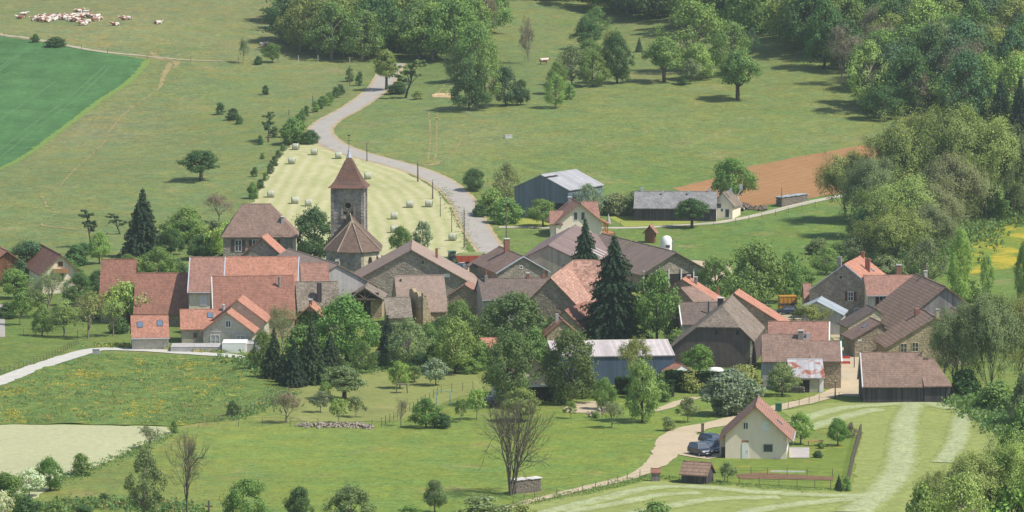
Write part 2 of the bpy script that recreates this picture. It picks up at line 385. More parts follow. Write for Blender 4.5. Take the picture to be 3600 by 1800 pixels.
def resample(P, st, closed=False):
    out = []; n = len(P); m = n if closed else n-1
    for i in range(m):
        a, b = P[i], P[(i+1) % n]; L = (b-a).length; k = max(1, int(L/st))
        out += [a+(b-a)*(j/k) for j in range(k)]
    if not closed: out.append(P[-1])
    return out
def crom(P, st):
    out = []
    for i in range(len(P)-1):
        p0 = P[max(i-1, 0)]; p1 = P[i]; p2 = P[i+1]; p3 = P[min(i+2, len(P)-1)]
        k = max(2, int((p2-p1).length/st))
        for j in range(k):
            t = j/k
            out.append(.5*((2*p1)+(p2-p0)*t+(2*p0-5*p1+4*p2-p3)*t*t+(3*p1-p0-3*p2+p3)*t*t*t))
    out.append(P[-1]); return out
def v2(p): return Vector((p[0], p[1]))
def patch(name, polyF, off, mat, jit=.5, st=3.5, rowline=None, kind='structure', full=False, lift=0):
    off *= .4
    k = 1 if full else KF
    P = [v2(at(x*k, y*k)) for x, y in polyF]; P = resample(P, 2.0, True); rnd = random.Random(name)
    P = [p+Vector((noise.noise(Vector((p.x*.35, p.y*.35, 3)))*jit*2, noise.noise(Vector((p.x*.35, p.y*.35, 9)))*jit*2)) for p in P]
    n = len(P); xs = [p.x for p in P]; ys = [p.y for p in P]; pts = list(P)
    A = np.array([(p.x, p.y) for p in P]); B = np.roll(A, -1, 0)
    gx, gy = np.meshgrid(np.arange(min(xs), max(xs), st), np.arange(min(ys), max(ys), st)); G = np.stack([gx.ravel(), gy.ravel()], 1)
    ins = np.zeros(len(G), bool); md = np.full(len(G), 1e9)
    for a, b in zip(A, B):
        c = (a[1] > G[:, 1]) != (b[1] > G[:, 1])
        with np.errstate(divide='ignore', invalid='ignore'):
            xi = (b[0]-a[0])*(G[:, 1]-a[1])/(b[1]-a[1])+a[0]
        ins ^= c & (G[:, 0] < xi); md = np.minimum(md, np.hypot(G[:, 0]-a[0], G[:, 1]-a[1]))
    pts += [Vector((x, y)) for x, y in G[ins & (md > 1.2)]]
    vs, es, fs, *_ = delaunay_2d_cdt(pts, [], [list(range(n))], 1, 1e-4)
    me = bpy.data.meshes.new(name)
    me.from_pydata([(v.x, v.y, tz(v.x, v.y)+off+(lift*abs(noise.noise(Vector((v.x*.6, v.y*.6, 1)))) if lift else 0)) for v in vs], [], fs)
    if me.polygons and me.polygons[0].normal.z < 0: me.flip_normals()
    me.polygons.foreach_set('use_smooth', [True]*len(me.polygons)); me.materials.append(mat)
    if rowline is not None:
        segs = [(a, b) for ln_ in (rowline if isinstance(rowline[0], list) else [rowline]) for a, b in zip(ln_[:-1], ln_[1:])]
        Q = np.array([(v.x, v.y) for v in vs]); d = np.full(len(Q), 1e9)
        for a, b in segs:
            a = np.array(a[:2]); b = np.array(b[:2]); ab = b-a
            t = np.clip(((Q-a)@ab)/(ab@ab), 0, 1); d = np.minimum(d, np.linalg.norm(Q-(a+t[:, None]*ab), axis=1))
        at_ = me.attributes.new('row', 'FLOAT', 'POINT'); at_.data.foreach_set('value', d)
    if mat is GRASS or 'tone' in mat.name: set_tone(me)
    o = bpy.data.objects.new(name, me); COL.objects.link(o); o['kind'] = kind; return o
def ribbon(name, ptsF, wid, off, mat, jit=.15, full=False, st=1.5, kind='structure', crown=0, world=None):
    off *= .4
    k = 1 if full else KF
    P = world or [v2(at(x*k, y*k)) for x, y in ptsF]; P = crom(P, st); n = len(P); vs = []; uv = []; fs = []; L = 0; NC = 8
    for i, p in enumerate(P):
        t = (P[min(i+1, n-1)]-P[max(i-1, 0)]).normalized(); nn = Vector((-t.y, t.x))
        if i: L += (p-P[i-1]).length
        ww = wid if not hasattr(wid, '__len__') else np.interp(i/(n-1), np.linspace(0, 1, len(wid)), wid)
        l = ww/2+jit*2*noise.noise(Vector((L*.4, 0, len(name)))); r = ww/2+jit*2*noise.noise(Vector((L*.4, 5, len(name))))
        for c in range(NC+1):
            s = -r+(l+r)*c/NC; q = p+nn*s
            vs.append((q.x, q.y, tz(q.x, q.y)+off+crown*(1-(2*c/NC-1)**2)))
    for i in range(n-1):
        for c in range(NC):
            a = i*(NC+1)+c; fs.append((a, a+NC+1, a+NC+2, a+1))
    me = bpy.data.meshes.new(name); me.from_pydata(vs, [], fs)
    if me.polygons[0].normal.z < 0: me.flip_normals()
    me.polygons.foreach_set('use_smooth', [True]*len(fs)); me.materials.append(mat)
    ea = me.attributes.new('edge', 'FLOAT', 'POINT'); ea.data.foreach_set('value', [abs(2*c/NC-1) for i in range(n) for c in range(NC+1)])
    o = bpy.data.objects.new(name, me); COL.objects.link(o); o['kind'] = kind; return o
# --- fields
WHEAT = ground_mat('wheat', alb(92, 136, 90), vars_=((.03, .12), (.12, .12), (.5, .12), (1.5, .15)), spots=[(.12, .6, .15, alb(100, 145, 92), .5)], streak=(-.5, .35, .10), bump=.15)
patch('wheat_field', [(-120, 76), (0, 92), (130, 110), (260, 133), (372, 151), (325, 205), (240, 262), (130, 345), (60, 395), (0, 425), (-120, 475)], .10, WHEAT, .3, 5)
EDGE = ground_mat('field_edge', alb(140, 168, 96), vars_=((.5, .1),))
ribbon('field_margin', [(372, 151), (325, 205), (240, 262), (130, 345), (60, 395), (0, 425), (-120, 475)], 1.6, .13, EDGE, .5)
TRACKL = ground_mat('wheat_tramline', alb(104, 148, 104), vars_=((.5, .12),))
for ln in ([(265, 165), (175, 245), (60, 330), (-60, 420)], [(278, 168), (190, 250), (76, 335), (-40, 425)], [(66, 120), (20, 155), (-40, 200)], [(70, 123), (26, 158), (-36, 204)], [(140, 205), (60, 260), (-40, 330)]):
    ribbon('tramline', ln, .45, .16, TRACKL, .1, st=3)
hay_rows = [v2(atF(x, y)) for x, y in [(600, 560), (640, 490), (668, 445), (700, 395), (738, 358), (800, 362), (870, 385), (940, 405), (1000, 425), (1060, 455), (1100, 480), (1130, 520), (1150, 560), (1165, 600), (1170, 650)]]
hay_rows_s = [crom(hay_rows[:4], 6), crom(hay_rows[7:], 6)]
HAY = ground_mat('hay_stubble', alb(222, 216, 178), rows=(2.8, alb(194, 198, 146), 2.0, 1.7), vars_=((.05, .06), (.8, .10)), spots=[(.09, .55, .2, alb(176, 190, 124), .6)])
patch('hay_field', [(738, 360), (800, 362), (870, 385), (940, 405), (1000, 425), (1060, 455), (1100, 480), (1130, 520), (1150, 560), (1168, 600), (1178, 640), (1120, 646), (960, 648), (900, 660), (700, 655), (590, 600), (600, 560), (640, 500), (668, 450), (700, 400)], .10, HAY, .4, 3, rowline=hay_rows_s)
SOIL = ground_mat('ploughed_soil', alb(196, 154, 116), rows=(2.4, alb(184, 138, 102), 3.0, 2.2), vars_=((.03, .08), (.6, .08)), spots=[(.04, .5, .2, alb(182, 128, 94), .6)])
sr = [v2(atF(1600, 500)), v2(atF(2300, 330))]
patch('ploughed_field', [(1690, 474), (1790, 452), (1880, 421), (2000, 396), (2120, 374), (2200, 360), (2290, 350), (2290, 440), (2160, 480), (2050, 496), (1980, 508), (1900, 520), (1850, 522), (1780, 500)], .10, SOIL, .4, 4, rowline=sr)
PALE = ground_mat('mown_pale', alb(208, 210, 172), vars_=((.04, .06), (.9, .10)), spots=[(.5, .58, .1, alb(178, 188, 140), .45)], bump=.35)
patch('mown_field', [(-150, 1066), (0, 1069), (200, 1070), (420, 1074), (432, 1090), (385, 1110), (330, 1128), (330, 1140), (240, 1172), (150, 1215), (90, 1250), (0, 1300), (-150, 1320)], .10, PALE, .4)
ROUGH = ground_mat('rough_meadow', alb(128, 152, 88), vars_=((.08, .12), (.5, .22), (1.6, .25)), bump=.6,
   spots=[(.2, .5, .1, alb(112, 146, 92), .7), (.35, .58, .08, alb(206, 192, 92), .7), (.28, .60, .08, alb(196, 160, 92), .6), (.55, .60, .06, alb(160, 150, 105), .5)])
ROUGHN = patch('rough_meadow', [(-150, 1020), (0, 972), (120, 925), (240, 890), (360, 893), (500, 900), (610, 908), (665, 930), (715, 965), (740, 990), (690, 1010), (600, 1040), (560, 1058), (440, 1073), (420, 1072), (200, 1068), (0, 1067), (-150, 1064)], .10, ROUGH, .5, 2.5, lift=.3)
BUTT = ground_mat('buttercup_meadow', alb(140, 164, 80), vars_=((.1, .1), (.8, .14)), spots=[(.10, .46, .1, alb(218, 196, 84), .75), (.5, .55, .08, alb(222, 190, 70), .7)])
patch('buttercup_meadow', [(2390, 600), (2440, 570), (2576, 532), (2720, 490), (2720, 640), (2576, 672), (2430, 690)], .10, BUTT, .8)
MOWN = ground_mat('mown_meadow', alb(170, 182, 118), vars_=((.06, .08), (.5, .12), (1.3, .14)), spots=[(.12, .52, .14, alb(150, 168, 98), .7), (.2, .6, .1, alb(192, 178, 124), .5)])
patch('mown_meadow', [(1250, 1300), (1350, 1266), (1460, 1248), (1560, 1226), (1640, 1206), (1700, 1215), (1860, 1222), (2060, 1234), (2140, 1238), (2170, 1080), (2060, 1078), (2010, 1060), (1960, 1035), (2060, 1018), (2180, 1006), (2380, 1006), (2480, 1030), (2540, 1080), (2600, 1150), (2600, 1400), (1250, 1400)], .10, MOWN, .5, 3)
LAWN = ground_mat('light_lawn', alb(176, 186, 104), vars_=((.1, .06), (.9, .08)))
patch('mown_strip', [(1530, 546), (1620, 542), (1720, 548), (1760, 560), (1690, 566), (1570, 571)], .10, LAWN, .3)
patch('mown_strip', [(1290, 545), (1330, 535), (1395, 548), (1390, 566), (1300, 570)], .10, LAWN, .3)
patch('garden_lawn', [(740, 960), (900, 925), (1040, 935), (1200, 945), (1215, 985), (1150, 1000), (1000, 1060), (780, 1063), (700, 1040), (760, 985)], .10, ground_mat('dry_lawn', alb(158, 166, 108), vars_=((.12, .12), (1, .14)), spots=[(.15, .55, .12, alb(178, 172, 124), .6)]), .4)
# swaths of cut grass
SW = ground_mat('cut_grass', alb(200, 210, 168), fade=alb(170, 182, 118), vars_=((.2, .10), (1.8, .22)), bump=.8, spots=[(.9, .56, .08, alb(150, 166, 108), .8)])
for i, (ln, wd) in enumerate([([(2300, 1014), (2278, 1060), (2272, 1120), (2262, 1180), (2225, 1230), (2150, 1290)], [2.8, 3.2, 3.4, 3.6, 3.8, 4]),
   ([(2000, 1064), (2060, 1042), (2130, 1026), (2220, 1019), (2330, 1015), (2400, 1030)], 2.6), ([(2020, 1082), (2090, 1060), (2160, 1040), (2210, 1030)], 2.6),
   ([(1330, 1302), (1420, 1278), (1530, 1252), (1640, 1228), (1760, 1226), (1900, 1238), (2060, 1246), (2230, 1248)], 2.6),
   ([(1560, 1300), (1680, 1275), (1800, 1256), (1960, 1252)], 2.6), ([(1800, 1310), (1900, 1285), (2040, 1265), (2200, 1252)], 2.8), ([(1420, 1290), (1560, 1266), (1660, 1246), (1760, 1240)], 2.2),
   ([(2440, 1018), (2420, 1060), (2408, 1110), (2372, 1165)], 2.6)]):
    ribbon('hay_swath', ln, [q*1.5 for q in wd] if hasattr(wd, '__len__') else wd*1.5, .16, SW, .3, st=.6, crown=.06)
M['terrace'] = plain('terrace_slabs', (.40, .37, .35), .9, var=.12, scale=.8)
# --- roads and paths
VERGE = ground_mat('sandy_verge', alb(206, 186, 156), vars_=((.3, .1), (1.5, .12)))
ROADM = ground_mat('asphalt', alb(196, 190, 182), vars_=((.15, .05), (.9, .06)), bump=.05, spots=[(.25, .62, .04, alb(170, 164, 162), .6)])
road = [(992, 160), (982, 176), (972, 194), (958, 216), (928, 243), (880, 275), (830, 302), (806, 325), (812, 345), (845, 368), (905, 390), (990, 412), (1055, 432), (1105, 455), (1145, 485), (1172, 520), (1190, 560), (1214, 600), (1240, 640), (1258, 700)]
ribbon('road_verge', road, 6.2, .13, VERGE, .25)
ribbon('road', road, 4.6, .19, ROADM, .06)
GRAV = ground_mat('white_gravel', alb(226, 224, 216), vars_=((.3, .06), (2, .08)), bump=.2)
ribbon('gravel_track', [(-120, 1010), (0, 960), (70, 932), (130, 912), (190, 893), (245, 880), (300, 879), (380, 882), (480, 889), (560, 894), (620, 900), (650, 897)], 3.6, .22, GRAV, .25)
ribbon('farm_track', [(-120, 62), (0, 87), (60, 95), (150, 111), (240, 128), (360, 141), (470, 151), (560, 154)], [1.9, 1.9, 1.9, 1.6, .7], .20, ground_mat('pale_dirt', alb(200, 190, 168), vars_=((.4, .12),)), .25)
LANE = ground_mat('sandy_gravel', alb(222, 204, 178), vars_=((.2, .06), (1.2, .08)), bump=.15)
ribbon('village_lane', [(2140, 880), (2138, 920), (2150, 955), (2110, 985), (2040, 1008), (1960, 1026), (1880, 1048), (1800, 1068), (1740, 1080), (1695, 1105), (1675, 1140), (1645, 1172), (1590, 1200), (1500, 1222), (1400, 1246), (1310, 1268), (1240, 1290)], [4.5, 4.5, 4.5, 4, 3.6, 3.4, 3.4, 3.8, 4.2, 4.5, 4, 3.2, 2.2, 2, 1.8, 1.8], .22, LANE, .25)
patch('parking_yard', [(1700, 1090), (1745, 1092), (1790, 1105), (1815, 1115), (1820, 1148), (1780, 1156), (1730, 1150), (1690, 1140)], .18, LANE, .25)
patch('street', [(2095, 850), (2170, 868), (2172, 960), (2172, 1000), (2120, 996), (2105, 940)], .17, LANE, .2)
patch('village_yard', [(1085, 655), (1260, 655), (1262, 720), (1195, 700), (1100, 690)], .24, LANE, .2)
patch('farmyard', [(1640, 650), (1830, 660), (1850, 700), (1760, 712), (1640, 706)], .17, LANE, .3)
patch('house_patio', [(1415, 1030), (1440, 1012), (1500, 1010), (1515, 1028), (1500, 1040), (1420, 1038)], .17, LANE, .15)
patch('yard', [(1920, 795), (2120, 780), (2140, 850), (1900, 850)], .17, ground_mat('worn_ground', alb(205, 192, 165), vars_=((.4, .15),)), .3)
ribbon('garden_path', [(1600, 1040), (1660, 1030), (1700, 1016), (1750, 1000)], 2.0, .17, LANE, .15)
FT = ground_mat('pale_track', alb(214, 208, 190), vars_=((.3, .08),))
ribbon('field_track', [(1255, 572), (1330, 572), (1395, 574), (1480, 574), (1600, 573), (1700, 568), (1790, 562), (1850, 553), (1920, 538), (1990, 520), (2060, 504), (2180, 480)], 2.2, .17, FT, .15)
patch('old_road', [(-60, 764), (12, 766), (13, 848), (-60, 852)], .12, ROADM, .05)
patch('sand_patch', [(1086, 239), (1100, 234), (1150, 236), (1146, 246), (1090, 245)], .12, ground_mat('sand', alb(226, 196, 158)), .3)
TR = ground_mat('trodden_earth', alb(178, 164, 122), vars_=((.4, .2), (1.5, .2)))
for ln, wd in [([(430, 158), (412, 190), (404, 215), (392, 230)], [1.8, 2.2, 1.4, .4]), ([(392, 230), (345, 262), (300, 300), (272, 335)], [.5, .4, .5, .6]), ([(270, 350), (230, 390), (185, 430), (150, 470)], [.5, .3, .6, .3]),
   ([(100, 490), (112, 505), (118, 520), (138, 530)], .45), ([(105, 560), (112, 569), (150, 573), (200, 578), (245, 580)], [.4, .9, 1.3, 1.4, .8]), ([(380, 130), (405, 150), (450, 154)], [1, 3, 2]), ([(415, 150), (430, 152), (445, 158), (436, 172)], [2, 3, 1.6, .5]),
   ([(300, 345), (360, 352), (430, 358), (500, 360)], .35), ([(1078, 270), (1082, 330), (1080, 380), (1074, 412)], .4), ([(1100, 272), (1098, 340), (1096, 385), (1092, 412)], .4), ([(1230, 300), (1170, 340), (1140, 385), (1092, 414)], .35), ([(1100, 238), (1112, 222), (1128, 205), (1140, 190)], .5), ([(1120, 240), (1132, 220), (1146, 204)], .5), ([(1065, 415), (1085, 415), (1105, 408)], [3, 2.5, .8])]:
    ribbon('trodden_path', ln, [q*.7 for q in wd] if hasattr(wd, '__len__') else wd*.7, .15, TR, .3, st=1)
patch('vegetable_bed', [(1850, 1195), (1900, 1190), (2100, 1201), (2096, 1210), (1860, 1206)], .26, ground_mat('garden_soil', alb(146, 118, 96), vars_=((.8, .2),)), .1)
patch('cemented_terrace', [(1985, 1127), (2036, 1127), (2036, 1153), (1985, 1153)], .22, M['terrace'], .02)
GRASSW = ground_mat('garden_grass', alb(136, 158, 84), vars_=((.2, .12), (1.2, .16)), spots=[(.25, .58, .08, alb(200, 176, 84), .6)])
patch('house_garden', [(1640, 1196), (1700, 1163), (1790, 1160), (2040, 1155), (2160, 1085), (2166, 1095), (2140, 1190), (2130, 1232), (1860, 1216), (1700, 1212)], .13, GRASSW, .2)
# ============================================================ TREES
def quads_mesh(name, C, N, S, asp=1.0, up=None, mat=LEAF):
    n = len(C); N = N/np.maximum(np.linalg.norm(N, axis=1), 1e-6)[:, None]
    A = np.cross(N, up if up is not None else RS.normal(size=(n, 3))); A /= np.maximum(np.linalg.norm(A, axis=1), 1e-6)[:, None]
    B = np.cross(N, A); S = np.asarray(S)
    if S.ndim == 0: S = np.full(n, float(S))
    S = S*RS.uniform(.65, 1.25, n); a = A*(S*.5)[:, None]; b = B*(S*.5*asp)[:, None]
    V = np.stack([C-a-b*.7, C+a*.8-b, C+a+b*.7, C-a*.7+b], 1).reshape(-1, 3)
    me = bpy.data.meshes.new(name); me.vertices.add(4*n); me.vertices.foreach_set('co', V.ravel())
    me.loops.add(4*n); me.loops.foreach_set('vertex_index', np.arange(4*n))
    me.polygons.add(n); me.polygons.foreach_set('loop_start', np.arange(n)*4); me.update(calc_edges=True)
    me.materials.append(mat); return me
RS = np.random.RandomState(5)
def rdir(n):
    d = RS.normal(size=(n, 3)); return d/np.linalg.norm(d, axis=1)[:, None]
def trunk_mesh(name, limbs, mat):
    mb = MB()
    for pts, r in limbs: mb.tube(pts, r, 5 if r[0] > .012 else 3, cap=False)
    me = bpy.data.meshes.new(name); me.from_pydata(mb.v, [], mb.f); me.materials.append(mat)
    me.polygons.foreach_set('use_smooth', [True]*len(me.polygons)); return me
def limb(a, b, r0, r1, bend=.08, k=4):
    a = np.array(a, float); b = np.array(b, float); L = np.linalg.norm(b-a); o = RS.normal(size=3)*bend*L
    pts = [a+(b-a)*t+o*math.sin(t*math.pi)+np.array([0, 0, .10*L*math.sin(t*math.pi)]) for t in np.linspace(0, 1, k)]
    return (pts, list(np.linspace(r0, r1, k)))
# unit trees: height 1, crown radius .5 in x/y (scaled per tree)
def crown_clumps(prof, z0, ncl, cr, leaves, leaf, hollow=.55, flat=.75, squash=1):
    C = []; T = []
    cl = []; ph = RS.uniform(0, 6.28, 3)
    for i in range(ncl):
        t = (i+.5)/ncl; t = 1-(1-t)**1.0; z = z0+(1-z0)*(t*.94+.02)
        a = RS.uniform(0, 2*math.pi) if i % 2 else i*2.39996; rr = prof(t)*.5*(1+.16*math.sin(2*a+ph[0]+2*t)+.11*math.sin(3*a+ph[1]+6*t)+.09*math.sin(7*t+ph[2]))
        f = RS.uniform(hollow, 1)**.7
        if RS.rand() < .12: f *= 1.12
        r = max(0, rr-cr*.45)*f
        cl.append((r*math.cos(a), r*math.sin(a), min(z, 1-cr*.5), cr*RS.choice([.5, .75, 1.0, 1.4], p=[.22, .3, .3, .18])*RS.uniform(.9, 1.1)))
    for x, y, z, c in cl:
        n = int(leaves*(c/cr)**2); d = rdir(n); q = np.where(RS.rand(n) < .16, RS.uniform(1.0, 1.5, n), RS.uniform(.5, 1.02, n))[:, None]
        P = d*q*c; P[:, 2] *= flat; P += np.array([x, y, z]); C.append(P)
        T.append(d+RS.normal(size=(n, 3))*.45+np.array([0, 0, .2])+.35*np.array([x*2, y*2, z-.4]))
    C = np.concatenate(C); N = np.concatenate(T); return cl, C, N, np.full(len(C), leaf)
PROTO = {}
def add_proto(kind, tm, cm): PROTO.setdefault(kind, []).append((tm, cm))
def mk_broad(kind, prof, z0, ncl, cr, leaves, leaf, tr=.03, nv=3, bark=BARK, split=.3, flat=.75, hollow=.55, asp=1, limbs=14):
    for v in range(nv):
        cl, C, N, S = crown_clumps(prof, z0, ncl, cr, leaves, leaf, hollow, flat)
        top = (RS.normal()*.03, RS.normal()*.03, .62); L = [([(0, 0, -.06), (0, 0, .02), (top[0]*.4, top[1]*.4, z0+.08), top], [tr*1.5, tr*1.15, tr*.8, tr*.35])]
        idx = RS.permutation(len(cl))[:limbs]
        for j in idx:
            x, y, z, c = cl[j]; zz = min(z*.75, max(z0*.7, z-.25)); L.append(limb((top[0]*zz, top[1]*zz, zz), (x, y, z), tr*.5, tr*.12))
        add_proto(kind, trunk_mesh(kind+'_trunk', L, bark), quads_mesh(kind+'_crown', C, N, S, asp))
oval = lambda t: math.sin(math.pi*min(1, max(0, t*.93+.07))**.85)**.6
dome = lambda t: (1-max(0, (t-.25)/.75)**2.2)**.5*(.72+.28*min(1, t/.25))
umb = lambda t: (1-t**2.4)**.5*(.9 if t < .1 else 1)
cone = lambda t: max(.04, (1-t)**.85)*(1 if t > .06 else .8)
colm = lambda t: (math.sin(math.pi*min(1, t*.86+.12))**.55)
mk_broad('dense', oval, .13, 76, .12, 140, .027, nv=4)
mk_broad('round', dome, .22, 60, .13, 140, .030, nv=3)
mk_broad('light', oval, .14, 80, .115, 95, .025, nv=3, bark=BARKL, limbs=30)
mk_broad('umbrella', umb, .38, 48, .12, 170, .029, tr=.045, nv=2, flat=.6, hollow=.35, limbs=16)
mk_broad('columnar', colm, .08, 90, .125, 150, .024, nv=2)
mk_broad('bush', dome, .0, 44, .17, 120, .052, tr=.03, nv=3, limbs=8)
mk_broad('wildbush', dome, .02, 32, .16, 110, .046, tr=.025, nv=3, limbs=14, hollow=.3)
mk_broad('silver', oval, .06, 90, .11, 90, .034, nv=1, asp=1.6)
mk_broad('small', dome, .34, 34, .15, 60, .05, tr=.022, nv=3, limbs=20, bark=BARKL)
mk_broad('blossom', dome, .28, 34, .14, 60, .05, tr=.022, nv=2, limbs=20, bark=BARKL)
def branchy(kind, nv, z0, spread, levels=5, leaves=0, leaf=.03, stems=1, tr=.022, bark=BARKL, upw=.45, round_=1.0, tipleaf=None):
    for v in range(nv):
        L = []; tips = []
        def grow(p, d, ln, r, lv):
            d = d/np.linalg.norm(d); q = p+d*ln
            m = p+d*ln*.5+RS.normal(size=3)*ln*.05
            L.append(([p, m, q], [r, r*.85, r*.68]))
            if lv >= levels: tips.append((q, d)); tips.append((m, d)); return
            if lv == levels-1: tips.append((q, d))
            nb = 3 if lv < levels-2 or RS.rand() < .75 else 2
            if lv == 0: nb = 5
            for b in range(nb):
                nd = d+RS.normal(size=3)*spread; nd[2] += upw*(.6 if lv < 2 else .25)
                st = p+(q-p)*(RS.uniform(.45, 1) if b else 1)
                rr = r*.68 if b == 0 else r*.5
                grow(st, nd, ln*RS.uniform(.66, .86), max(rr, .0012), lv+1)
        for s in range(stems):
            a = 2*math.pi*s/max(stems, 1)+RS.rand(); tilt = 0 if stems == 1 else .30
            grow(np.array([math.cos(a)*.012*(stems > 1), math.sin(a)*.012*(stems > 1), -.03]), np.array([math.cos(a)*tilt, math.sin(a)*tilt, 1.0]), z0+.03, tr, 0)
        T = np.array([t[0] for t in tips]); mx = np.abs(T[:, :2]); rad = np.percentile(np.hypot(T[:, 0], T[:, 1]), 96); zt = np.percentile(T[:, 2], 99)
        sx = .5/rad; sz = 1/zt
        L = [([np.array([p[0]*sx, p[1]*sx, p[2]*sz]) for p in pts], r) for pts, r in L]; T = T*np.array([sx, sx, sz])
        cm = None
        n = leaves; ii = RS.randint(0, len(T), max(n, 300)); C = T[ii]+RS.normal(size=(len(ii), 3))*.022
        twig = 0 if leaves else 1
        if leaves: cm = quads_mesh(kind+'_crown', C, RS.normal(size=(len(ii), 3))*.6+(C-np.array([0, 0, .5]))*2.6+np.array([0, 0, .2]), np.full(len(ii), leaf), 1)
        add_proto(kind, trunk_mesh(kind+'_trunk', L, bark), cm)
branchy('sparse', 3, .22, .42, 6, leaves=9000, leaf=.017)
branchy('haze', 3, .2, .42, 6, leaves=6000, leaf=.014)
branchy('bigbud', 3, .16, .50, 6, leaves=34000, leaf=.0125, stems=3, tr=.011, bark=BARKM)
branchy('bare', 2, .2, .44, 6, leaves=0, tr=.024, bark=BARKM)
branchy('multistem', 1, .30, .36, 5, leaves=300, leaf=.012, stems=4, tr=.015, bark=BARKM, upw=.22)
branchy('fruit', 3, .3, .50, 6, leaves=1300, leaf=.034, tr=.028, upw=.5)
# conifers
def spruce(kind, nv, tiers, leafw, ragged=.2, droop=.35):
    for v in range(nv):
        C = []; N = []; S = []
        for i in range(tiers):
            t = (i+RS.uniform(.2, .8))/tiers; z = .05+.95*t; R0 = .5*(1-t)**(.9 if ragged < .25 else .72)*(1+RS.normal()*ragged*.55)+.008
            nb = max(5, int(26*(1-t)+4)); a0 = RS.rand()*6
            for b in range(nb):
                a = a0+2*math.pi*b/nb+RS.normal()*.1; Rb = R0*RS.uniform(.72-ragged*.6, 1.12+ragged*.3)
                k = max(3, int(Rb/leafw*2.4)); q = np.linspace(.18, 1, k)
                x = np.cos(a)*Rb*q; y = np.sin(a)*Rb*q; zz = z-droop*.22*Rb*q+.05*Rb*np.sin(q*3)-.02
                for rep in range(3):
                    jit = RS.normal(size=(k, 3))*leafw*.35*np.array([1, 1, .6]); P = np.stack([x, y, zz], 1)+jit
                    side = (rep-1)*leafw*.55*(1.25-q); P[:, 0] -= np.sin(a)*side; P[:, 1] += np.cos(a)*side; P[:, 2] -= abs(rep-1)*leafw*.25
                    C.append(P); N.append(np.stack([np.cos(a)*.5+np.zeros(k), np.sin(a)*.5+np.zeros(k), np.ones(k)], 1)+RS.normal(size=(k, 3))*.5); S.append(np.full(k, leafw))
        C = np.concatenate(C); N = np.concatenate(N); S = np.concatenate(S)
        C = np.concatenate([C, [[0, 0, 1.0], [0, 0, .985]]]); N = np.concatenate([N, [[1, 0, 0], [0, 1, 0]]]); S = np.concatenate([S, [.02, .02]])
        add_proto(kind, trunk_mesh(kind+'_trunk', [([(0, 0, -.04), (0, 0, .5), (0, 0, .97)], [.022, .013, .003])], BARK), quads_mesh(kind+'_crown', C, N, S, .8))
spruce('spruce', 3, 34, .034); spruce('bigspruce', 2, 46, .024, .3, .6); spruce('openspruce', 1, 26, .028, .3, .2)
# weeping willow
for v in range(2):
    cl, C, N, S = crown_clumps(dome, .35, 40, .13, 40, .03)
    P = [C]; NN = [N]; SS = [S*1.0]
    for x, y, z, c in cl:
        for q in range(10):
            d = rdir(1)[0]*c; sx, sy, sz = x+d[0], y+d[1], z; ln = RS.uniform(.25, .6)*sz; k = int(ln/.022)
            zz = sz-np.arange(k)*.022; o = 1+.06*np.linspace(0, 1, k)
            P.append(np.stack([sx*o, sy*o, zz], 1)+RS.normal(size=(k, 3))*.006); NN.append(np.stack([np.full(k, x), np.full(k, y), np.zeros(k)], 1)+RS.normal(size=(k, 3))*.5); SS.append(np.full(k, .022))
    P = np.concatenate(P); NN = np.concatenate(NN); SS = np.concatenate(SS)
    me = quads_mesh('willow_crown', P, NN, SS, 1.6, up=np.array([[0, 0, 1.0]])+np.zeros((len(P), 3)))
    add_proto('willow', trunk_mesh('willow_trunk', [([(0, 0, -.04), (.01, 0, .3), (0, .01, .6)], [.05, .035, .015])]+[limb((0, 0, .3), (c[0], c[1], c[2]), .014, .004) for c in cl[::3]], BARK), me)
# leaning pine with flat clumps
for v in range(2):
    cl = []; sg = 1 if v else -1
    tips = [(.25*sg, 0, .9), (.12*sg, .1, .82), (.38*sg, -.05, .8), (-.1*sg, .05, .62), (-.28*sg, 0, .52), (.1*sg, -.1, .6), (.3*sg, .1, .55), (-.18*sg, 0, .42), (.02, 0, .75)]
    L = [([(-.12*sg, 0, -.03), (-.05*sg, 0, .2), (.03*sg, 0, .35), (.12*sg, 0, .7)], [.035, .03, .022, .01])]; C = []; N = []
    for x, y, z in tips:
        L.append(limb((.02*sg, 0, z*.6), (x, y, z), .014, .004))
        for q in range(5):
            o = RS.normal(size=3)*np.array([.07, .07, .02]); n = 110; d = rdir(n); P = d*RS.uniform(.5, 1, n)[:, None]*.075; P[:, 2] *= .45
            C.append(P+np.array([x, y, z])+o); N.append(d+np.array([0, 0, .7]))
    C = np.concatenate(C); add_proto('pine', trunk_mesh('pine_trunk', L, BARK), quads_mesh('pine_crown', C, np.concatenate(N), .03, .8))

NAMES = dict(dense='broadleaf_tree', round='broadleaf_tree', light='broadleaf_tree', umbrella='spreading_tree', columnar='oval_tree', bush='bush', wildbush='shrub', silver='willow_tree',
   small='small_tree', blossom='blossoming_tree', sparse='budding_tree', haze='budding_tree', bare='bare_tree', multistem='bare_tree', bigbud='budding_tree', fruit='fruit_tree', spruce='spruce_tree', bigspruce='spruce_tree', openspruce='spruce_tree', willow='weeping_willow', pine='pine_tree')
GREEN = dict(dk=(.036, .068, .024), md=(.074, .118, .034), lt=(.108, .158, .044), br=(.062, .112, .028), ol=(.118, .144, .044), gr=(.086, .112, .050), yl=(.150, .195, .060), sv=(.098, .128, .078),
   br2=(.105, .090, .066), cf=(.018, .034, .018), cf2=(.030, .048, .022), wh=(.24, .25, .19), tw=(.105, .120, .052), bl=(.038, .070, .034), ev=(.050, .074, .026))
TR_RND = random.Random(11); LB = 2.4
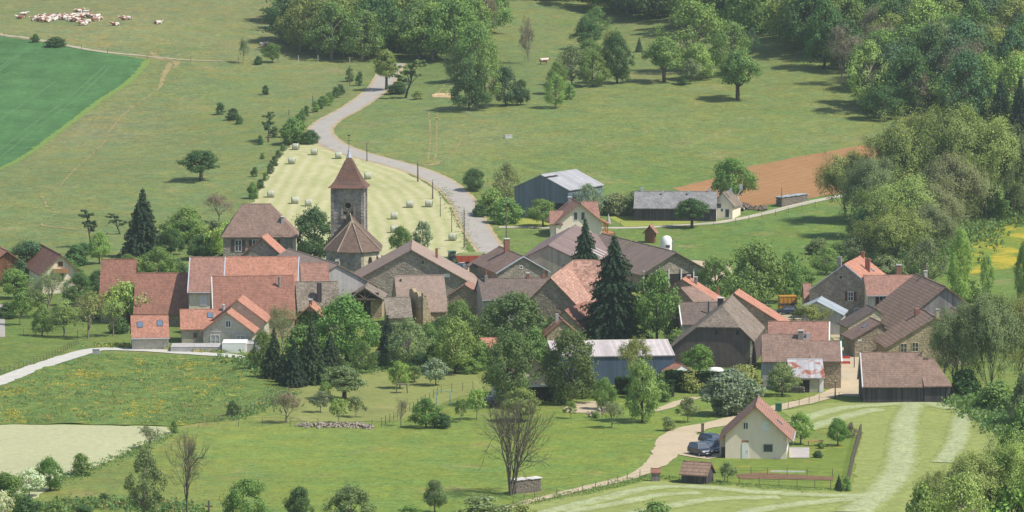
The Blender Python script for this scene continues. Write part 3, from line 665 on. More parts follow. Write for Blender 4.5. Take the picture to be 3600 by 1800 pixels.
def tree(kind, base, h, wd, tone, label, group=None, cat=None, spin=None):
    tm, cm = TR_RND.choice(PROTO[kind])
    root = empty(NAMES[kind], base, TR_RND.uniform(0, 6.28) if spin is None else spin, label, cat or ('bush' if 'bush' in kind else 'tree'), group)
    root.scale = (wd, wd*TR_RND.uniform(.85, 1.05), h)
    t = bpy.data.objects.new('trunk', tm); COL.objects.link(t); t.parent = root
    j = TR_RND.uniform(.88, 1.14); g = [c*LB*j*TR_RND.uniform(.94, 1.06) for c in GREEN[tone]]
    if cm:
        c = bpy.data.objects.new('crown', cm); COL.objects.link(c); c.parent = root; c.color = (*g, 1)
    return root
def T(kind, x, y, top, wd, tone, label, group=None, cat=None):       # full-view pixel of trunk foot, crown top, crown width
    p = atF(x, y); s = FPX/p.y*1.0/KF
    return tree(kind, p, max(.6, (y-top)/s*1.0), wd/s, tone, label, group, cat)
TREES = '''
bush 88 107 86 20 dk single dark bush standing on the pale farm track
bush 140 118 94 50 dk wide dark bush beside the farm track under the herd
haze 612 158 96 46 gr thin half-leafed tree on the far pasture fence, left of the round green tree
round 685 158 108 44 md small round green tree at the end of the far pasture fence
umbrella 972 226 126 76 ol broad olive tree overhanging the road where it enters the wood
pine 1030 246 142 92 ev dark dense tree right of the road top, beside the olive one
bush 1000 236 206 50 dk dark bush under the two trees by the road top
wildbush 1052 250 226 30 ol small olive bush beside the bare sandy patch
dense 1180 278 158 98 dk dark broadleaf tree at the front of the clump below the sandy patch
light 1222 272 104 96 md tall mid-green tree in the middle of the clump below the sandy patch
dense 1272 266 168 70 bl blue-green tree on the right side of the clump below the sandy patch
dense 1310 264 200 44 dk low dark tree at the right end of the clump below the sandy patch
light 1150 206 104 70 gr grey-green tree above the sandy patch
light 1198 205 60 130 md very large pale green tree at the right edge of the upper wood
haze 1329 158 44 62 br2 tall brown leafless tree alone on the upper slope
round 1476 124 46 74 dk dark round tree at the upper left of the hedge row on the slope
light 1500 90 18 66 md mid-green tree just below the dark wood edge
dense 1482 160 98 66 md leafy tree below the dark round one in the hedge row
dense 1552 210 84 84 dk dark tree at the right end of the slope group, above the open meadow
sparse 1540 150 74 60 ol pale spring tree behind the right end of the slope group
light 1438 214 116 76 gr grey-green tree in the middle of the slope group
dense 1492 218 128 74 md full green tree beside the grey-green one in the slope group
dense 1400 236 156 56 md green tree at the upper left of the lower slope bushes
light 1398 272 188 62 lt pale willowy tree at the bottom of the slope group
wildbush 1432 250 208 40 md leafy shrub behind the pale tree at the bottom of the slope group
spruce 1608 131 92 22 bl small lone blue conifer above the slope group
umbrella 1670 206 92 108 md wide green tree with a clear dark trunk, left of the large meadow group
light 1742 180 6 180 lt largest pale green tree of the meadow group
dense 1752 200 110 104 lt bright green tree under the largest tree of the meadow group
blossom 1735 212 150 44 gr small greyish tree between the meadow group trunks
light 1838 190 56 116 md wide green tree on the right of the meadow group
light 1892 136 70 42 bl slim tree on the right edge of the meadow group
umbrella 1856 252 126 116 md lone round tree with a thick trunk in front of the meadow group
wildbush 1716 214 190 32 dk low bush by the small greyish tree of the meadow group
umbrella 505 455 377 104 dk lone wide apple tree in the middle of the left hillside
wildbush 555 288 258 32 dk dark bush on the left hillside above the apple tree
wildbush 586 302 272 40 dk second and larger dark bush on the left hillside
wildbush 668 238 214 22 dk small bush high on the left hillside
pine 676 356 278 82 dk ragged dark tree at the head of the hedge left of the road bend
bush 738 362 298 70 md big leafy bush at the road bend
bush 782 362 328 42 dk dark rounded bush right beside the road bend
wildbush 655 364 340 18 dk little bush left of the ragged dark tree
wildbush 770 292 266 24 dk small hedge bush under the roadside bank, lowest of the row
wildbush 793 282 254 26 md second small hedge bush up the roadside bank
wildbush 816 266 240 40 md light green hedge bush up the roadside bank
wildbush 846 246 218 28 dk top hedge bush of the roadside bank
wildbush 712 378 362 18 md little bush at the top left corner of the hay field
wildbush 700 396 378 18 dk low bush on the left edge of the hay field, below the corner
wildbush 680 437 410 24 dk round bush on the left edge of the hay field
wildbush 655 474 450 24 dk dark bush half way down the left edge of the hay field
bush 636 500 460 28 md upright green bush at the lower left corner of the hay field
pine 225 622 518 66 cf2 leaning pine at the foot of the left hillside
pine 296 590 532 60 cf2 smaller leaning pine just left of the tall dark spruce
spruce 360 648 468 110 cf tall dark spruce rising over the left gardens
haze 552 562 486 84 br2 bare grey shrub-like tree left of the manor roof
dense 470 612 522 112 md broad green tree right of the tall dark spruce
dense 430 640 575 70 dk dark green tree below the broad tree right of the spruce
dense 512 652 590 88 dk dark green tree left of the light weeping willow by the manor
willow 585 656 555 122 yl light weeping willow in front of the manor house
dense 400 700 622 100 md round green tree behind the left barn roofs
round 250 664 584 54 lt bright green slim tree in the left gardens
bush 190 668 618 70 dk dark bushes behind the small red chalet
dense 140 690 640 50 md green tree behind the small red chalet
dense 70 712 606 130 bl big blue-green tree hiding the far left houses
round 36 752 676 92 md round green tree at the left edge, below the big blue-green one
haze 120 800 678 112 gr grey half-bare tree in the left gardens
dense 200 768 686 88 dk dark green tree beside the grey half-bare one
dense 246 740 680 50 dk narrow dark tree against the tall narrow red roof
small 50 818 738 56 md small light tree on the left lawn
dense 106 845 768 58 md leafy round tree on the left lawn
fruit 160 848 756 76 lt old fruit tree between the lawn trees
fruit 222 852 738 88 ol gnarled fruit tree with a dark trunk on the left lawn
fruit 285 846 756 80 lt pale fruit tree left of the small garage
willow 322 812 708 128 yl large yellow-green weeping willow before the red barns
round 446 788 734 62 md small green tree before the middle red barn roof
dense 792 660 524 112 dk dense dark tree between the manor and the church tower
wildbush 760 662 612 50 md light bush at the foot of the dark tree by the church
round 1010 648 570 66 md round tree left of the pair behind the big stone barn
blossom 1062 646 556 52 sv grey blossoming tree right of the pair behind the big stone barn
columnar 1192 480 426 62 dk dark rounded bush beside the road in front of the blue barn
light 1275 510 408 70 tw thin bare tree behind the roadside bushes
bush 1240 540 476 70 lt large light green bush beside the road
bush 1275 562 500 76 md green bush below the light one on the roadside
round 1366 570 500 76 md apple tree before the blue barn
light 1480 552 462 88 sv grey-green tree right of the blue barn roof
bush 1548 540 488 80 gr grey-green bush in front of the long shed
bush 1500 540 494 50 dk dark bush behind the cream house roof
bush 1598 540 482 70 gr pale blossoming bush at the left end of the long shed
round 1838 514 396 106 br bright green tree beside the ploughed field
umbrella 1740 574 498 86 dk spreading apple tree on the meadow in front of the long shed
bush 1780 550 500 50 dk dark bush between the apple tree and the shed gable
bush 1206 545 515 40 dk low dark bush right on the road edge
dense 1145 940 800 112 lt bright green tree in the middle of the lower gardens
dense 1155 860 756 90 md green tree before the tan roofed house
light 1030 930 800 116 gr grey-green tree right of the slim dark conifer
spruce 975 916 786 62 cf slim dark conifer between the big green tree and the grey-green one
dense 872 912 745 152 br biggest bright green tree in front of the stone roofed house
light 914 938 858 70 md small pale tree under the biggest bright green tree
spruce 690 952 818 78 cf2 first dark conifer at the left of the conifer clump
spruce 740 972 852 72 cf blackish conifer in the middle of the conifer clump
spruce 784 966 796 90 cf2 taller olive conifer of the conifer clump
spruce 832 930 832 66 cf2 rightmost conifer of the conifer clump
spruce 712 962 880 50 cf low dark conifer at the front of the conifer clump
haze 712 880 768 96 tw bare ivy-brown tree in front of the long red roof
bush 760 900 820 90 md green thicket behind the conifer clump
dense 1296 890 738 172 ev huge grey-green pine-like tree in front of the dark tiled house
dense 1240 860 760 90 md green tree left of the huge grey-green tree
bush 1345 905 828 78 md green bush under the huge grey-green tree
bush 1100 900 840 70 dk shrubby tree behind the bright tree of the lower gardens
bush 1210 930 860 60 md light bush by the small tiled roof in the gardens
bigspruce 1472 752 544 96 cf dark open spruce in front of the long brown barn
bigspruce 1545 858 584 178 cf giant dark spruce in the middle of the village
round 1652 864 680 126 br dark glossy round tree right of the giant spruce
bush 1445 850 780 70 md green bush left of the giant spruce foot
light 1590 700 610 70 ol pale thin tree behind the giant spruce
columnar 1285 1022 838 146 ev left of the two large egg-shaped trees by the cream house
columnar 1436 1014 826 150 ev right of the two large egg-shaped trees, before the blue hall
sparse 1600 980 850 104 ol airy half-leafed tree against the white hall roof
dense 1616 1062 904 104 lt bright green tree with layered branches before the hedge
round 1760 942 866 76 br round bright green tree against the dark barn wall
silver 1840 1044 928 148 sv large silvery willow behind the white house
bush 1690 972 930 80 md green shrubbery left of the round tree at the barn
bush 1740 986 934 70 ol olive shrubbery before the dark barn
bush 1640 950 905 60 gr grey bush at the corner of the blue hall
bush 1868 990 920 100 ol tall shrubs between the silvery willow and the barn
round 1968 996 914 84 gr grey-green fruit tree before the rusty lean-to
sparse 2034 862 764 112 ol airy apple tree over the village yard
dense 1900 772 610 160 md big lime tree, left of the two above the yard
dense 1984 762 634 92 md big lime tree, right of the two above the yard
dense 1800 752 646 100 md green tree left of the big lime trees
bush 1740 706 666 70 gr greyish orchard bush by the farmyard
dense 1722 770 716 50 dk small dark tree behind the orange roof
bigbud 2390 600 392 200 tw tall brown-green tree at the back of the creek wood
bigbud 2270 560 286 210 ol huge olive spring tree at the upper left of the creek wood
bigbud 2380 560 268 210 ol huge olive spring tree at the top of the creek wood
bigbud 2480 560 296 200 ol huge olive spring tree at the upper right of the creek wood
bigbud 2556 560 326 140 gr grey-brown tree at the right edge of the creek wood
bigbud 2130 560 386 160 ol pale olive tree at the left end of the creek wood
bigbud 2196 600 396 150 gr grey-olive tree behind the left end of the creek wood
bigbud 2260 640 438 220 lt wide yellow-green tree in the middle of the creek wood
bigbud 2346 640 466 170 tw brownish budding tree in the middle right of the creek wood
dense 2180 640 520 110 dk dark shaded tree at the foot of the creek wood
bigbud 2240 680 520 190 ol budding tree with dark stems at the front of the creek wood
bigbud 2340 664 516 140 gr second budding tree with dark stems at the front of the creek wood
light 2150 680 595 120 gr grey-green tree above the stone house roof
light 2080 690 620 90 md mid-green tree left of the stone house chimneys
bush 2420 560 490 80 md leafy bush at the top corner of the buttercup meadow
bush 2490 548 478 90 md leafy bush behind the buttercup meadow
bush 2556 540 470 80 dk dark bush at the right end behind the buttercup meadow
columnar 2412 770 574 66 lt tall light poplar right of the village
columnar 2482 750 640 46 lt slim light poplar below the buttercup meadow
columnar 2574 770 610 50 md poplar on the right edge below the buttercup meadow
light 2330 720 600 100 gr grey tree behind the wood gabled barn
bigbud 2404 1000 770 140 gr tall spring tree beside the wooden barn
bigbud 2490 1000 740 160 gr tall budding tree with several stems right of the wooden barn
bigbud 2572 990 750 130 ol budding tree at the right edge beyond the wooden barn
bush 2430 1004 930 90 dk dark green undergrowth beside the wooden barn
bush 2510 1040 960 100 md green undergrowth below the budding trees
bush 2576 1080 940 90 gr grey-green undergrowth at the right edge
light 2376 940 800 60 gr leafy young tree at the wooden barn corner
light 2352 880 800 46 gr light young tree over the ivy wall
bush 2570 1150 1020 90 md bushes at the right edge over the mown field
'''
TREES2 = '''
bigbud 2370 1340 1185 150 ol first budding tree in the bottom right corner thicket
bigbud 2450 1340 1140 180 yl yellow-green tree in the bottom right corner thicket
bigbud 2550 1340 1095 180 yl tall budding tree in the bottom right corner thicket
light 2420 1380 1190 160 yl yellow-green bush in the bottom right corner thicket
bush 2320 1350 1220 90 lt light bush at the left foot of the corner thicket
bush 2540 1340 1190 160 lt light green bush at the right foot of the corner thicket
fruit 720 1064 984 84 br2 small budding fruit tree left of the stone heap
small 806 1038 984 50 sv pale little fruit tree behind the stone heap
umbrella 866 1006 922 138 gr large grey-green apple tree above the stone heap
small 852 1066 1002 56 lt light small fruit tree directly behind the stone heap
small 896 1050 996 50 gr thin fruit tree right behind the stone heap
bare 1008 1072 998 50 br2 slender leafless tree in the garden meadow
dense 1072 1076 1002 88 br bright green maple bush in the garden meadow
bush 1112 1077 1040 46 dk dark bush touching the bright maple bush
small 1160 1062 1004 42 md little fruit tree left of the silver car
small 1200 1056 978 56 lt leafy fruit tree next to the silver car
round 1006 978 908 62 lt light tree beside the children's lookout
round 1042 962 920 44 md small round green bush tree by the lookout
blossom 1096 970 904 72 sv grey blossoming tree in the garden meadow
small 820 1012 960 40 md tiny fruit tree left of the large apple tree
wildbush 585 1047 1008 38 dk dark bush at the corner of the rough meadow fence
multistem 1285 1246 985 235 tw large leafless tree with many stems beside the log stack
round 1310 1060 975 92 ol rounded pale tree behind the large leafless tree
small 1436 1053 1008 36 md little round tree before the patio
fruit 1540 1076 1008 70 gr small budding fruit tree on the lower lawn
dense 1520 1030 950 56 md green tree at the right of the patio
small 1730 1062 998 60 gr small fruit tree beside the sandy lane
wildbush 1680 1084 1048 40 gr low bush by the lane bend
round 2014 1118 1036 66 lt light tree right of the white house
round 2108 1122 1052 58 br round green bush tree in the white house garden
wildbush 2140 1102 1062 26 br2 reddish shrub beside the round garden tree
bush 2058 1152 1134 26 dk clipped dark bush by the terrace
bush 2066 1128 1112 20 md small clipped bush behind the terrace
small 1830 1214 1162 44 gr little fruit tree beside the tiled garden shed
spruce 2110 1232 1192 22 cf2 tiny conifer at the garden fence corner
wildbush 2130 1236 1198 28 md leafy shrub at the garden fence corner
light 364 1304 1128 108 gr tall thin-crowned tree at the bottom left
bare 470 1306 1082 138 br2 large leafless forked tree at the bottom left
dense 620 1330 1202 128 md green tree crown at the bottom edge, right of the leafless tree
round 752 1316 1224 70 dk small grey-green tree at the bottom edge
dense 882 1336 1222 122 gr grey-leaved round tree at the bottom edge
round 1094 1290 1204 64 gr slim grey-green tree standing on the bottom meadow
bush 1646 1330 1262 84 md bush cut by the bottom edge near the mown field
wildbush 1220 1320 1248 150 gr wide grey bush at the bottom edge, left of the log stack
wildbush 1032 1312 1270 80 md green bush at the bottom edge under the meadow
wildbush 1320 1330 1268 90 ol olive bush at the bottom edge below the log stack
dense 126 1234 1152 78 br upright bright green bush below the pale field
blossom 74 1250 1180 76 wh white hawthorn in flower below the pale field
wildbush 205 1196 1140 60 md round bush on the edge of the pale field
fruit 376 1128 1072 60 gr multi-stemmed willow bush at the corner of the pale field
wildbush 438 1090 1056 24 md small bush at the right tip of the pale field
round 20 1300 1188 116 md leafy tree in the bottom left corner
blossom 10 1320 1238 60 wh white flowering shrub in the bottom left corner
wildbush 70 1320 1250 90 dk dark bush at the bottom left corner
wildbush 140 1320 1262 80 md bush at the bottom edge left of the thin-crowned tree
wildbush 212 1310 1270 70 dk darker bush at the bottom edge left of the thin-crowned tree
wildbush 262 1264 1240 36 dk small bush with bare earth on the bottom left meadow
'''
TREES3 = '''
bush 20 800 762 60 dk dark bush under the trees at the left edge
bush 84 770 726 70 md green shrubbery above the left lawn
bush 150 815 770 70 gr grey-green shrubbery beside the grey half-bare tree
bush 180 700 656 56 md garden shrub between the chalet and the narrow dark tree
bush 232 800 756 60 md shrub below the tall narrow red roof
bush 210 640 612 46 dk shrub at the foot of the leaning pine
dense 320 690 640 56 md green tree just left of the low red barn ridge
bush 350 690 650 60 lt light shrub below the tall dark spruce
bush 440 690 652 70 dk dark shrubs right behind the low red barn
bush 480 600 560 60 dk dark shrub below the hillside, right of the spruce
bush 560 690 640 60 dk dark shrub under the weeping willow by the manor
bush 385 800 762 44 md bush before the low red barn wall
bush 300 838 800 60 dk bush left behind the small garage
dense 660 930 832 60 md leafy tree at the left end of the conifer clump
bush 790 900 830 74 lt light green thicket left of the biggest bright tree
bush 940 870 812 56 md bush below the timber truss shed
bush 1000 870 812 60 gr bush before the ruined wall
dense 1075 900 812 70 md leafy tree left of the bright garden tree
bush 1110 850 800 60 dk dark bush under the tan roofed house
bush 1185 890 830 66 dk dark bush between the garden trees
bush 1230 800 748 60 md bush before the dark tiled house window
bush 1390 880 800 70 dk dark shrubbery beside the small orange-edged gable
bush 1400 930 870 60 md bush at the left end of the blue hall
bush 1320 960 900 60 dk dark bush between the two egg-shaped trees
bush 1362 1000 940 46 md bush right against the cream house wall
bush 1180 940 900 60 md bush on the lawn edge below the garden trees
bush 1060 935 890 60 dk dark bush at the foot of the grey-green tree
bush 950 925 885 60 dk dark bush at the foot of the slim dark conifer
bush 1700 880 830 60 md bush between the dark round tree and the huge barn
bush 1690 700 660 50 gr bush at the end of the long cowshed
bush 1870 720 670 70 dk dark shrub under the left lime tree
bush 1940 720 672 70 dk dark shrub under the right lime tree
bush 2020 720 670 60 md bush left of the small pink-red hut
bush 2060 640 600 60 gr bush on the meadow edge above the lime trees
bush 2110 660 612 80 md bush at the left foot of the creek wood
bush 2230 700 646 100 gr shrubs above the cream wing chimney
bush 2300 690 640 80 md shrubs behind the long barn ridge
bush 2440 760 700 80 lt light shrubs between the two poplars
bush 2500 800 742 80 md shrubs below the slim poplar
bush 2430 840 770 90 gr grey-green shrubs right of the grey plank gable
bush 2340 800 760 50 md shrub at the ivy wall corner
bush 2500 880 800 110 ol olive shrubs behind the budding trees
bush 1660 1010 960 60 md clipped bush before the dark hedges
bush 1600 1000 950 60 dk dark bush left of the layered bright tree
bush 1480 1000 950 70 lt light bush at the corner of the blue hall wall
wildbush 1500 1052 1034 24 lt low plant on the slope before the patio
wildbush 640 445 420 20 dk little bush outside the left hedge of the hay field
wildbush 690 418 392 18 dk little hedge bush half way along the hay field edge
wildbush 668 455 432 16 md tiny hedge bush near the round bush on the hay field edge
wildbush 880 205 170 30 md bush under the wood on the road bank
wildbush 905 215 180 24 dk bush nearest the road top on the bank
wildbush 690 345 318 30 dk dark shrub under the ragged tree by the road bend
wildbush 720 345 310 34 md green shrub between the ragged tree and the big bush at the bend
wildbush 752 312 286 28 dk dark shrub joining the bank hedge to the big bush
wildbush 760 300 276 22 md small green shrub in the lower bank hedge
wildbush 804 274 250 26 dk dark shrub in the middle of the bank hedge
wildbush 828 258 232 26 md green shrub in the upper bank hedge
wildbush 858 238 212 24 dk dark shrub at the upper end of the bank hedge
bush 602 312 292 22 dk tiny dark shrub right of the two hillside bushes
wildbush 660 400 384 14 md tiny shrub left of the hay field hedge
bush 520 640 590 60 md green shrub left of the light willow
bush 430 600 556 60 md green shrub between the spruce and the broad tree
bush 540 600 556 50 gr grey shrub under the bare grey tree by the manor
bush 745 690 640 50 dk dark shrub beside the manor's right corner
bush 650 162 142 26 dk low bush under the thin half-leafed tree
'''
for ln in (TREES+TREES2+TREES3).strip().split('\n'):
    a = ln.split(' ', 6)
    if len(a) < 7: continue
    if a[0] == '': continue
    T(a[0], float(a[1]), float(a[2]), float(a[3]), float(a[4]), a[5], a[6])
# ---- the woods: every crown one can tell apart is a tree
def inpoly(x, y, P):
    c = False; n = len(P)
    for i in range(n):
        x1, y1 = P[i]; x2, y2 = P[(i+1) % n]
        if (y1 > y) != (y2 > y) and x < (x2-x1)*(y-y1)/(y2-y1)+x1: c = not c
    return c
FAR = []
def wood(poly, stepm, kinds, hr, wr, group, seed, labels, near=70):
    rnd = random.Random(seed); W = [atF(x, y) for x, y in poly]; WP = [(p.x, p.y) for p in W]; out = []
    x0, x1 = min(p[0] for p in WP), max(p[0] for p in WP); y0, y1 = min(p[1] for p in WP), max(p[1] for p in WP)
    y = y0; row = 0
    while y < y1:
        x = x0+(stepm/2 if row % 2 else 0)
        while x < x1:
            qx, qy = x+rnd.uniform(-.35, .35)*stepm, y+rnd.uniform(-.35, .35)*stepm
            if inpoly(qx, qy, WP) and abs(qx)/max(qy, 1) < .120: out.append((qx, qy))
            x += stepm
        y += stepm*.9; row += 1
    def front(q): return sum(1 for r in out if r[1] < q[1] and abs(r[0]-q[0]) < 8)
    out.sort(key=front)
    for i, (qx, qy) in enumerate(out):
        kind, tone, wt = rnd.choices(kinds, [k[2] for k in kinds])[0]
        a = (kind, (qx, qy, tz(qx, qy)), rnd.uniform(*hr), rnd.uniform(*wr), tone)
        if i < near: tree(*a, labels[kind, tone], group+', '+tone_word[tone]+' '+kind_word[kind])
        else: FAR.append(a)
    return len(out)
def far_wood():
    V = []; A = []
    for kind, p, h, wd, tone in FAR:
        cm = TR_RND.choice(PROTO[kind])[1]; n = len(cm.vertices); co = np.empty(n*3, np.float32); cm.vertices.foreach_get('co', co); co = co.reshape(-1, 4, 3)[::3]
        c = co.mean(1, keepdims=True); co = c+(co-c)*1.6; a = TR_RND.uniform(0, 6.28); ca, sa = math.cos(a), math.sin(a)
        x = co[..., 0]*wd; y = co[..., 1]*wd; co = np.stack([x*ca-y*sa+p[0], x*sa+y*ca+p[1], co[..., 2]*h+p[2]], -1)
        V.append(co.reshape(-1, 3)); g = [c*LB*TR_RND.uniform(.85, 1.15) for c in GREEN[tone]]; A.append(np.tile([*g, 1], (len(co)*4, 1)))
    V = np.concatenate(V); A = np.concatenate(A); n = len(V)//4
    me = bpy.data.meshes.new('distant_wood'); me.vertices.add(4*n); me.vertices.foreach_set('co', V.ravel())
    me.loops.add(4*n); me.loops.foreach_set('vertex_index', np.arange(4*n)); me.polygons.add(n); me.polygons.foreach_set('loop_start', np.arange(n)*4); me.update(calc_edges=True)
    ca_ = me.color_attributes.new('leafcol', 'FLOAT_COLOR', 'POINT'); ca_.data.foreach_set('color', A.ravel().astype(np.float32))
    m = LEAF.copy(); m.name = 'distant_foliage'; t = m.node_tree; oi = [q for q in t.nodes if q.type == 'OBJECT_INFO'][0]; at_ = t.nodes.new('ShaderNodeAttribute'); at_.attribute_name = 'leafcol'
    for l in list(t.links):
        if l.from_node == oi: t.links.new(at_.outputs['Color'], l.to_socket)
    me.materials.append(m); o = bpy.data.objects.new('distant_wood', me); COL.objects.link(o); o['kind'] = 'stuff'
    tag(o, 'mass of treetops filling the back of the wooded hillside', 'wood')
tone_word = dict(dk='dark green', md='mid-green', lt='light green', ol='olive', gr='grey-green', br2='brown', tw='brownish', bl='blue-green', cf='blackish', cf2='dark')
kind_word = dict(dense='dense', light='open', haze='budding', sparse='budding', round='round', spruce='conifer')
def lab(where, kinds):
    return {(k, t): f"{tone_word[t]} {kind_word[k]} tree {where}" for k, t, _ in kinds}
KA = [('dense', 'dk', 2), ('dense', 'md', 3), ('light', 'md', 3), ('light', 'ol', 2), ('dense', 'bl', 2), ('haze', 'br2', .8), ('light', 'lt', 1)]
nA = wood([(716, 100), (726, 120), (760, 146), (860, 158), (905, 162), (960, 150), (1060, 160), (1150, 160), (1230, 120), (1250, 50), (1240, 10), (1200, -60), (1000, -60), (760, -40), (740, 40)], 8.2, KA, (12, 17), (11, 15), 'trees of the middle wood above the road', 3, lab('in the middle wood above the road', KA), 55)
KB = [('dense', 'dk', 3), ('dense', 'md', 3), ('light', 'md', 2), ('dense', 'bl', 2.5), ('light', 'ol', 1.2), ('haze', 'br2', 1.4), ('light', 'gr', 1), ('light', 'lt', 1)]
nB = wood([(1430, 16), (1520, 34), (1620, 48), (1720, 80), (1890, 100), (1960, 128), (2040, 172), (2110, 226), (2180, 282), (2250, 290), (2330, 284), (2430, 330), (2576, 350), (2640, 300), (2640, -95), (2300, -95), (1900, -75), (1400, -45), (1280, -30), (1260, 0), (1340, 4)], 9.6, KB, (12, 18), (11, 15.5), 'trees of the hillside wood at the upper right', 8, lab('in the hillside wood at the upper right', KB), 75)
print('WOODS', nA, nB, len(FAR)); far_wood()
for ln in '''spruce 2392 300 214 44 cf small dark conifer in front of the hillside wood
spruce 2516 345 182 80 cf large dark conifer of the pair at the right edge of the wood
spruce 2566 350 186 74 cf dark conifer cut by the right edge of the picture
haze 2316 290 188 112 br2 mauve-brown leafless tree at the foot of the hillside wood
haze 2300 160 90 100 br2 grey-brown tree inside the hillside wood
dense 2214 300 216 110 dk dark green tree at the lower corner of the hillside wood
light 2440 285 225 90 md pale green tree between the conifers of the wood'''.split('\n'):
    a = ln.split(' ', 6); T(a[0], float(a[1]), float(a[2]), float(a[3]), float(a[4]), a[5], a[6])
# ============================================================ BUILDINGS
class House:
    """gable house; local x along the ridge, local -y the front; origin at ground under the ridge middle"""
    def __init__(s, name, label, cat, A, B=None, H=6, he=3, W=8, L=None, yaw=None, roof='tile_red', wall='stone', hip=(0, 0), hz=(None, None),
                 ov=.45, og=.35, rt=.16, wf=None, wb=None, hef=None, heb=None, full=True, group=None, ext=0, verge=None, z0=None, exB=0, exA=0):
        k = 1 if full else KF
        a = at(A[0]*k, A[1]*k, H)
        if B is not None:
            b = at(B[0]*k, B[1]*k, H); d = Vector((b.x-a.x, b.y-a.y)); yaw_ = math.atan2(d.y, d.x); Lr = d.length
            if L: Lr = L
            if yaw is not None: yaw_ = R(yaw)
        else: yaw_ = R(yaw); Lr = L
        dv = Vector((math.cos(yaw_), math.sin(yaw_)))
        L = Lr+hip[0]+hip[1]
        st = Vector((a.x, a.y))-dv*hip[0]-dv*exA; L += exA+exB
        c = st+dv*(L/2); zg = tz(c.x, c.y) if z0 is None else z0
        s.H = H; s.L = L; s.yf = -(wf or W/2); s.yb = (wb or W/2); s.hef = hef or he; s.heb = heb or he; s.hip = hip
        s.hz = (s.hef if hz[0] is None else hz[0], s.hef if hz[1] is None else hz[1]); s.rt = rt
        s.root = empty(name, (c.x, c.y, zg), yaw_, label, cat, group)
        xa, xb = -L/2, L/2; H_ = H-rt*.5; s.xa, s.xb = xa, xb
        # slopes
        s.sf = (H-s.hef)/(-s.yf); s.sb = (H-s.heb)/s.yb
        def zf(y): return H-abs(y)*(s.sf if y < 0 else s.sb)
        yE = s.yf-ov; yW = s.yb+ov
        wm = MB()
        # walls
        def gable(x, hp, hzv, flip):
            pts = [(x, s.yb, -1.2), (x, s.yf, -1.2), (x, s.yf, s.hef-.02)]
            if hp > 0:
                if hzv > s.hef+.05: pts += [(x, -(H-hzv)/s.sf, hzv-.02), (x, (H-hzv)/s.sb, hzv-.02)]
            else: pts += [(x, 0, H-.02)]
            pts += [(x, s.yb, s.heb-.02)]
            wm.face(pts if not flip else pts[::-1])
        gable(xa, hip[0], s.hz[0], False); gable(xb, hip[1], s.hz[1], True)
        wm.face([(xa, s.yf, -1.2), (xb, s.yf, -1.2), (xb, s.yf, s.hef-.02), (xa, s.yf, s.hef-.02)])
        wm.face([(xb, s.yb, -1.2), (xa, s.yb, -1.2), (xa, s.yb, s.heb-.02), (xb, s.yb, s.heb-.02)])
        s.wall = wm.build('wall', M[wall], s.root)
        # roof
        rm = MB(); oa = og if not hip[0] or s.hz[0] > s.hef+.05 else ov; ob = og if not hip[1] or s.hz[1] > s.hef+.05 else ov
        ra, rb = xa+hip[0]-(oa if hip[0] == 0 else 0), xb-hip[1]+(ob if hip[1] == 0 else 0)
        def slope(sgn):
            y1 = yE if sgn < 0 else yW; sl = s.sf if sgn < 0 else s.sb
            z = lambda y: H+rt-abs(y)*sl
            pts = [(ra, 0, z(0))]
            for x0, o_, hp, hzv, end in ((xa, oa, hip[0], s.hz[0], 0), (xb, ob, hip[1], s.hz[1], 1)):
                x = x0-o_ if end == 0 else x0+o_
                seg = []
                if hp > 0:
                    sh = (H-hzv)/hp; yy = (H-hzv+sh*o_)/sl; 
                    if yy < abs(y1)-.02: seg = [(x, sgn*yy, z(yy)), (x, y1, z(abs(y1)))]
                    else:
                        tt = abs(y1)/yy; xr = ra if end == 0 else rb; seg = [(xr+(x-xr)*tt, y1, z(abs(y1)))]
                else: seg = [(x, y1, z(abs(y1)))]
                pts += seg if end == 0 else seg[::-1]
            pts.append((rb, 0, z(0)))
            if sgn > 0: pts = pts[::-1]
            rm.prism(pts, (0, 0, -rt))
        slope(-1); slope(1)
        rm.tube([(ra, 0, H+rt), (rb, 0, H+rt)], .1, 5)
        for x0, o_, hp, hzv, end in ((xa, oa, hip[0], s.hz[0], 0), (xb, ob, hip[1], s.hz[1], 1)):
            if hp <= 0: continue
            x = x0-o_ if end == 0 else x0+o_; sh = (H-hzv)/hp; yyf = min((H-hzv+sh*o_)/s.sf, abs(yE)); yyb = min((H-hzv+sh*o_)/s.sb, yW)
            z = H+rt-(hp+o_)*sh; xr = ra if end == 0 else rb
            pts = [(xr, 0, H+rt), (x, yyb, z), (x, -yyf, z)]
            if end == 1: pts = pts[::-1]
            rm.prism(pts, (0, 0, -rt))
        s.roof = rm.build('roof', M[roof], s.root)
        if verge:
            vm = MB()
            for x in verge[1]:
                xx = (ra, rb)[x]
                for y1, sl in ((yE, s.sf), (yW, s.sb)):
                    e = 1 if x else -1
                    vm.prism([(xx-.09, 0, H+rt+.04), (xx+.09, 0, H+rt+.04), (xx+.09, y1, H+rt+.04-abs(y1)*sl), (xx-.09, y1, H+rt+.04-abs(y1)*sl)] if y1 > 0 else [(xx+.09, 0, H+rt+.04), (xx-.09, 0, H+rt+.04), (xx-.09, y1, H+rt+.04-abs(y1)*sl), (xx+.09, y1, H+rt+.04-abs(y1)*sl)], (0, 0, -.22))
            vm.build('verge', M[verge[0]], s.root)
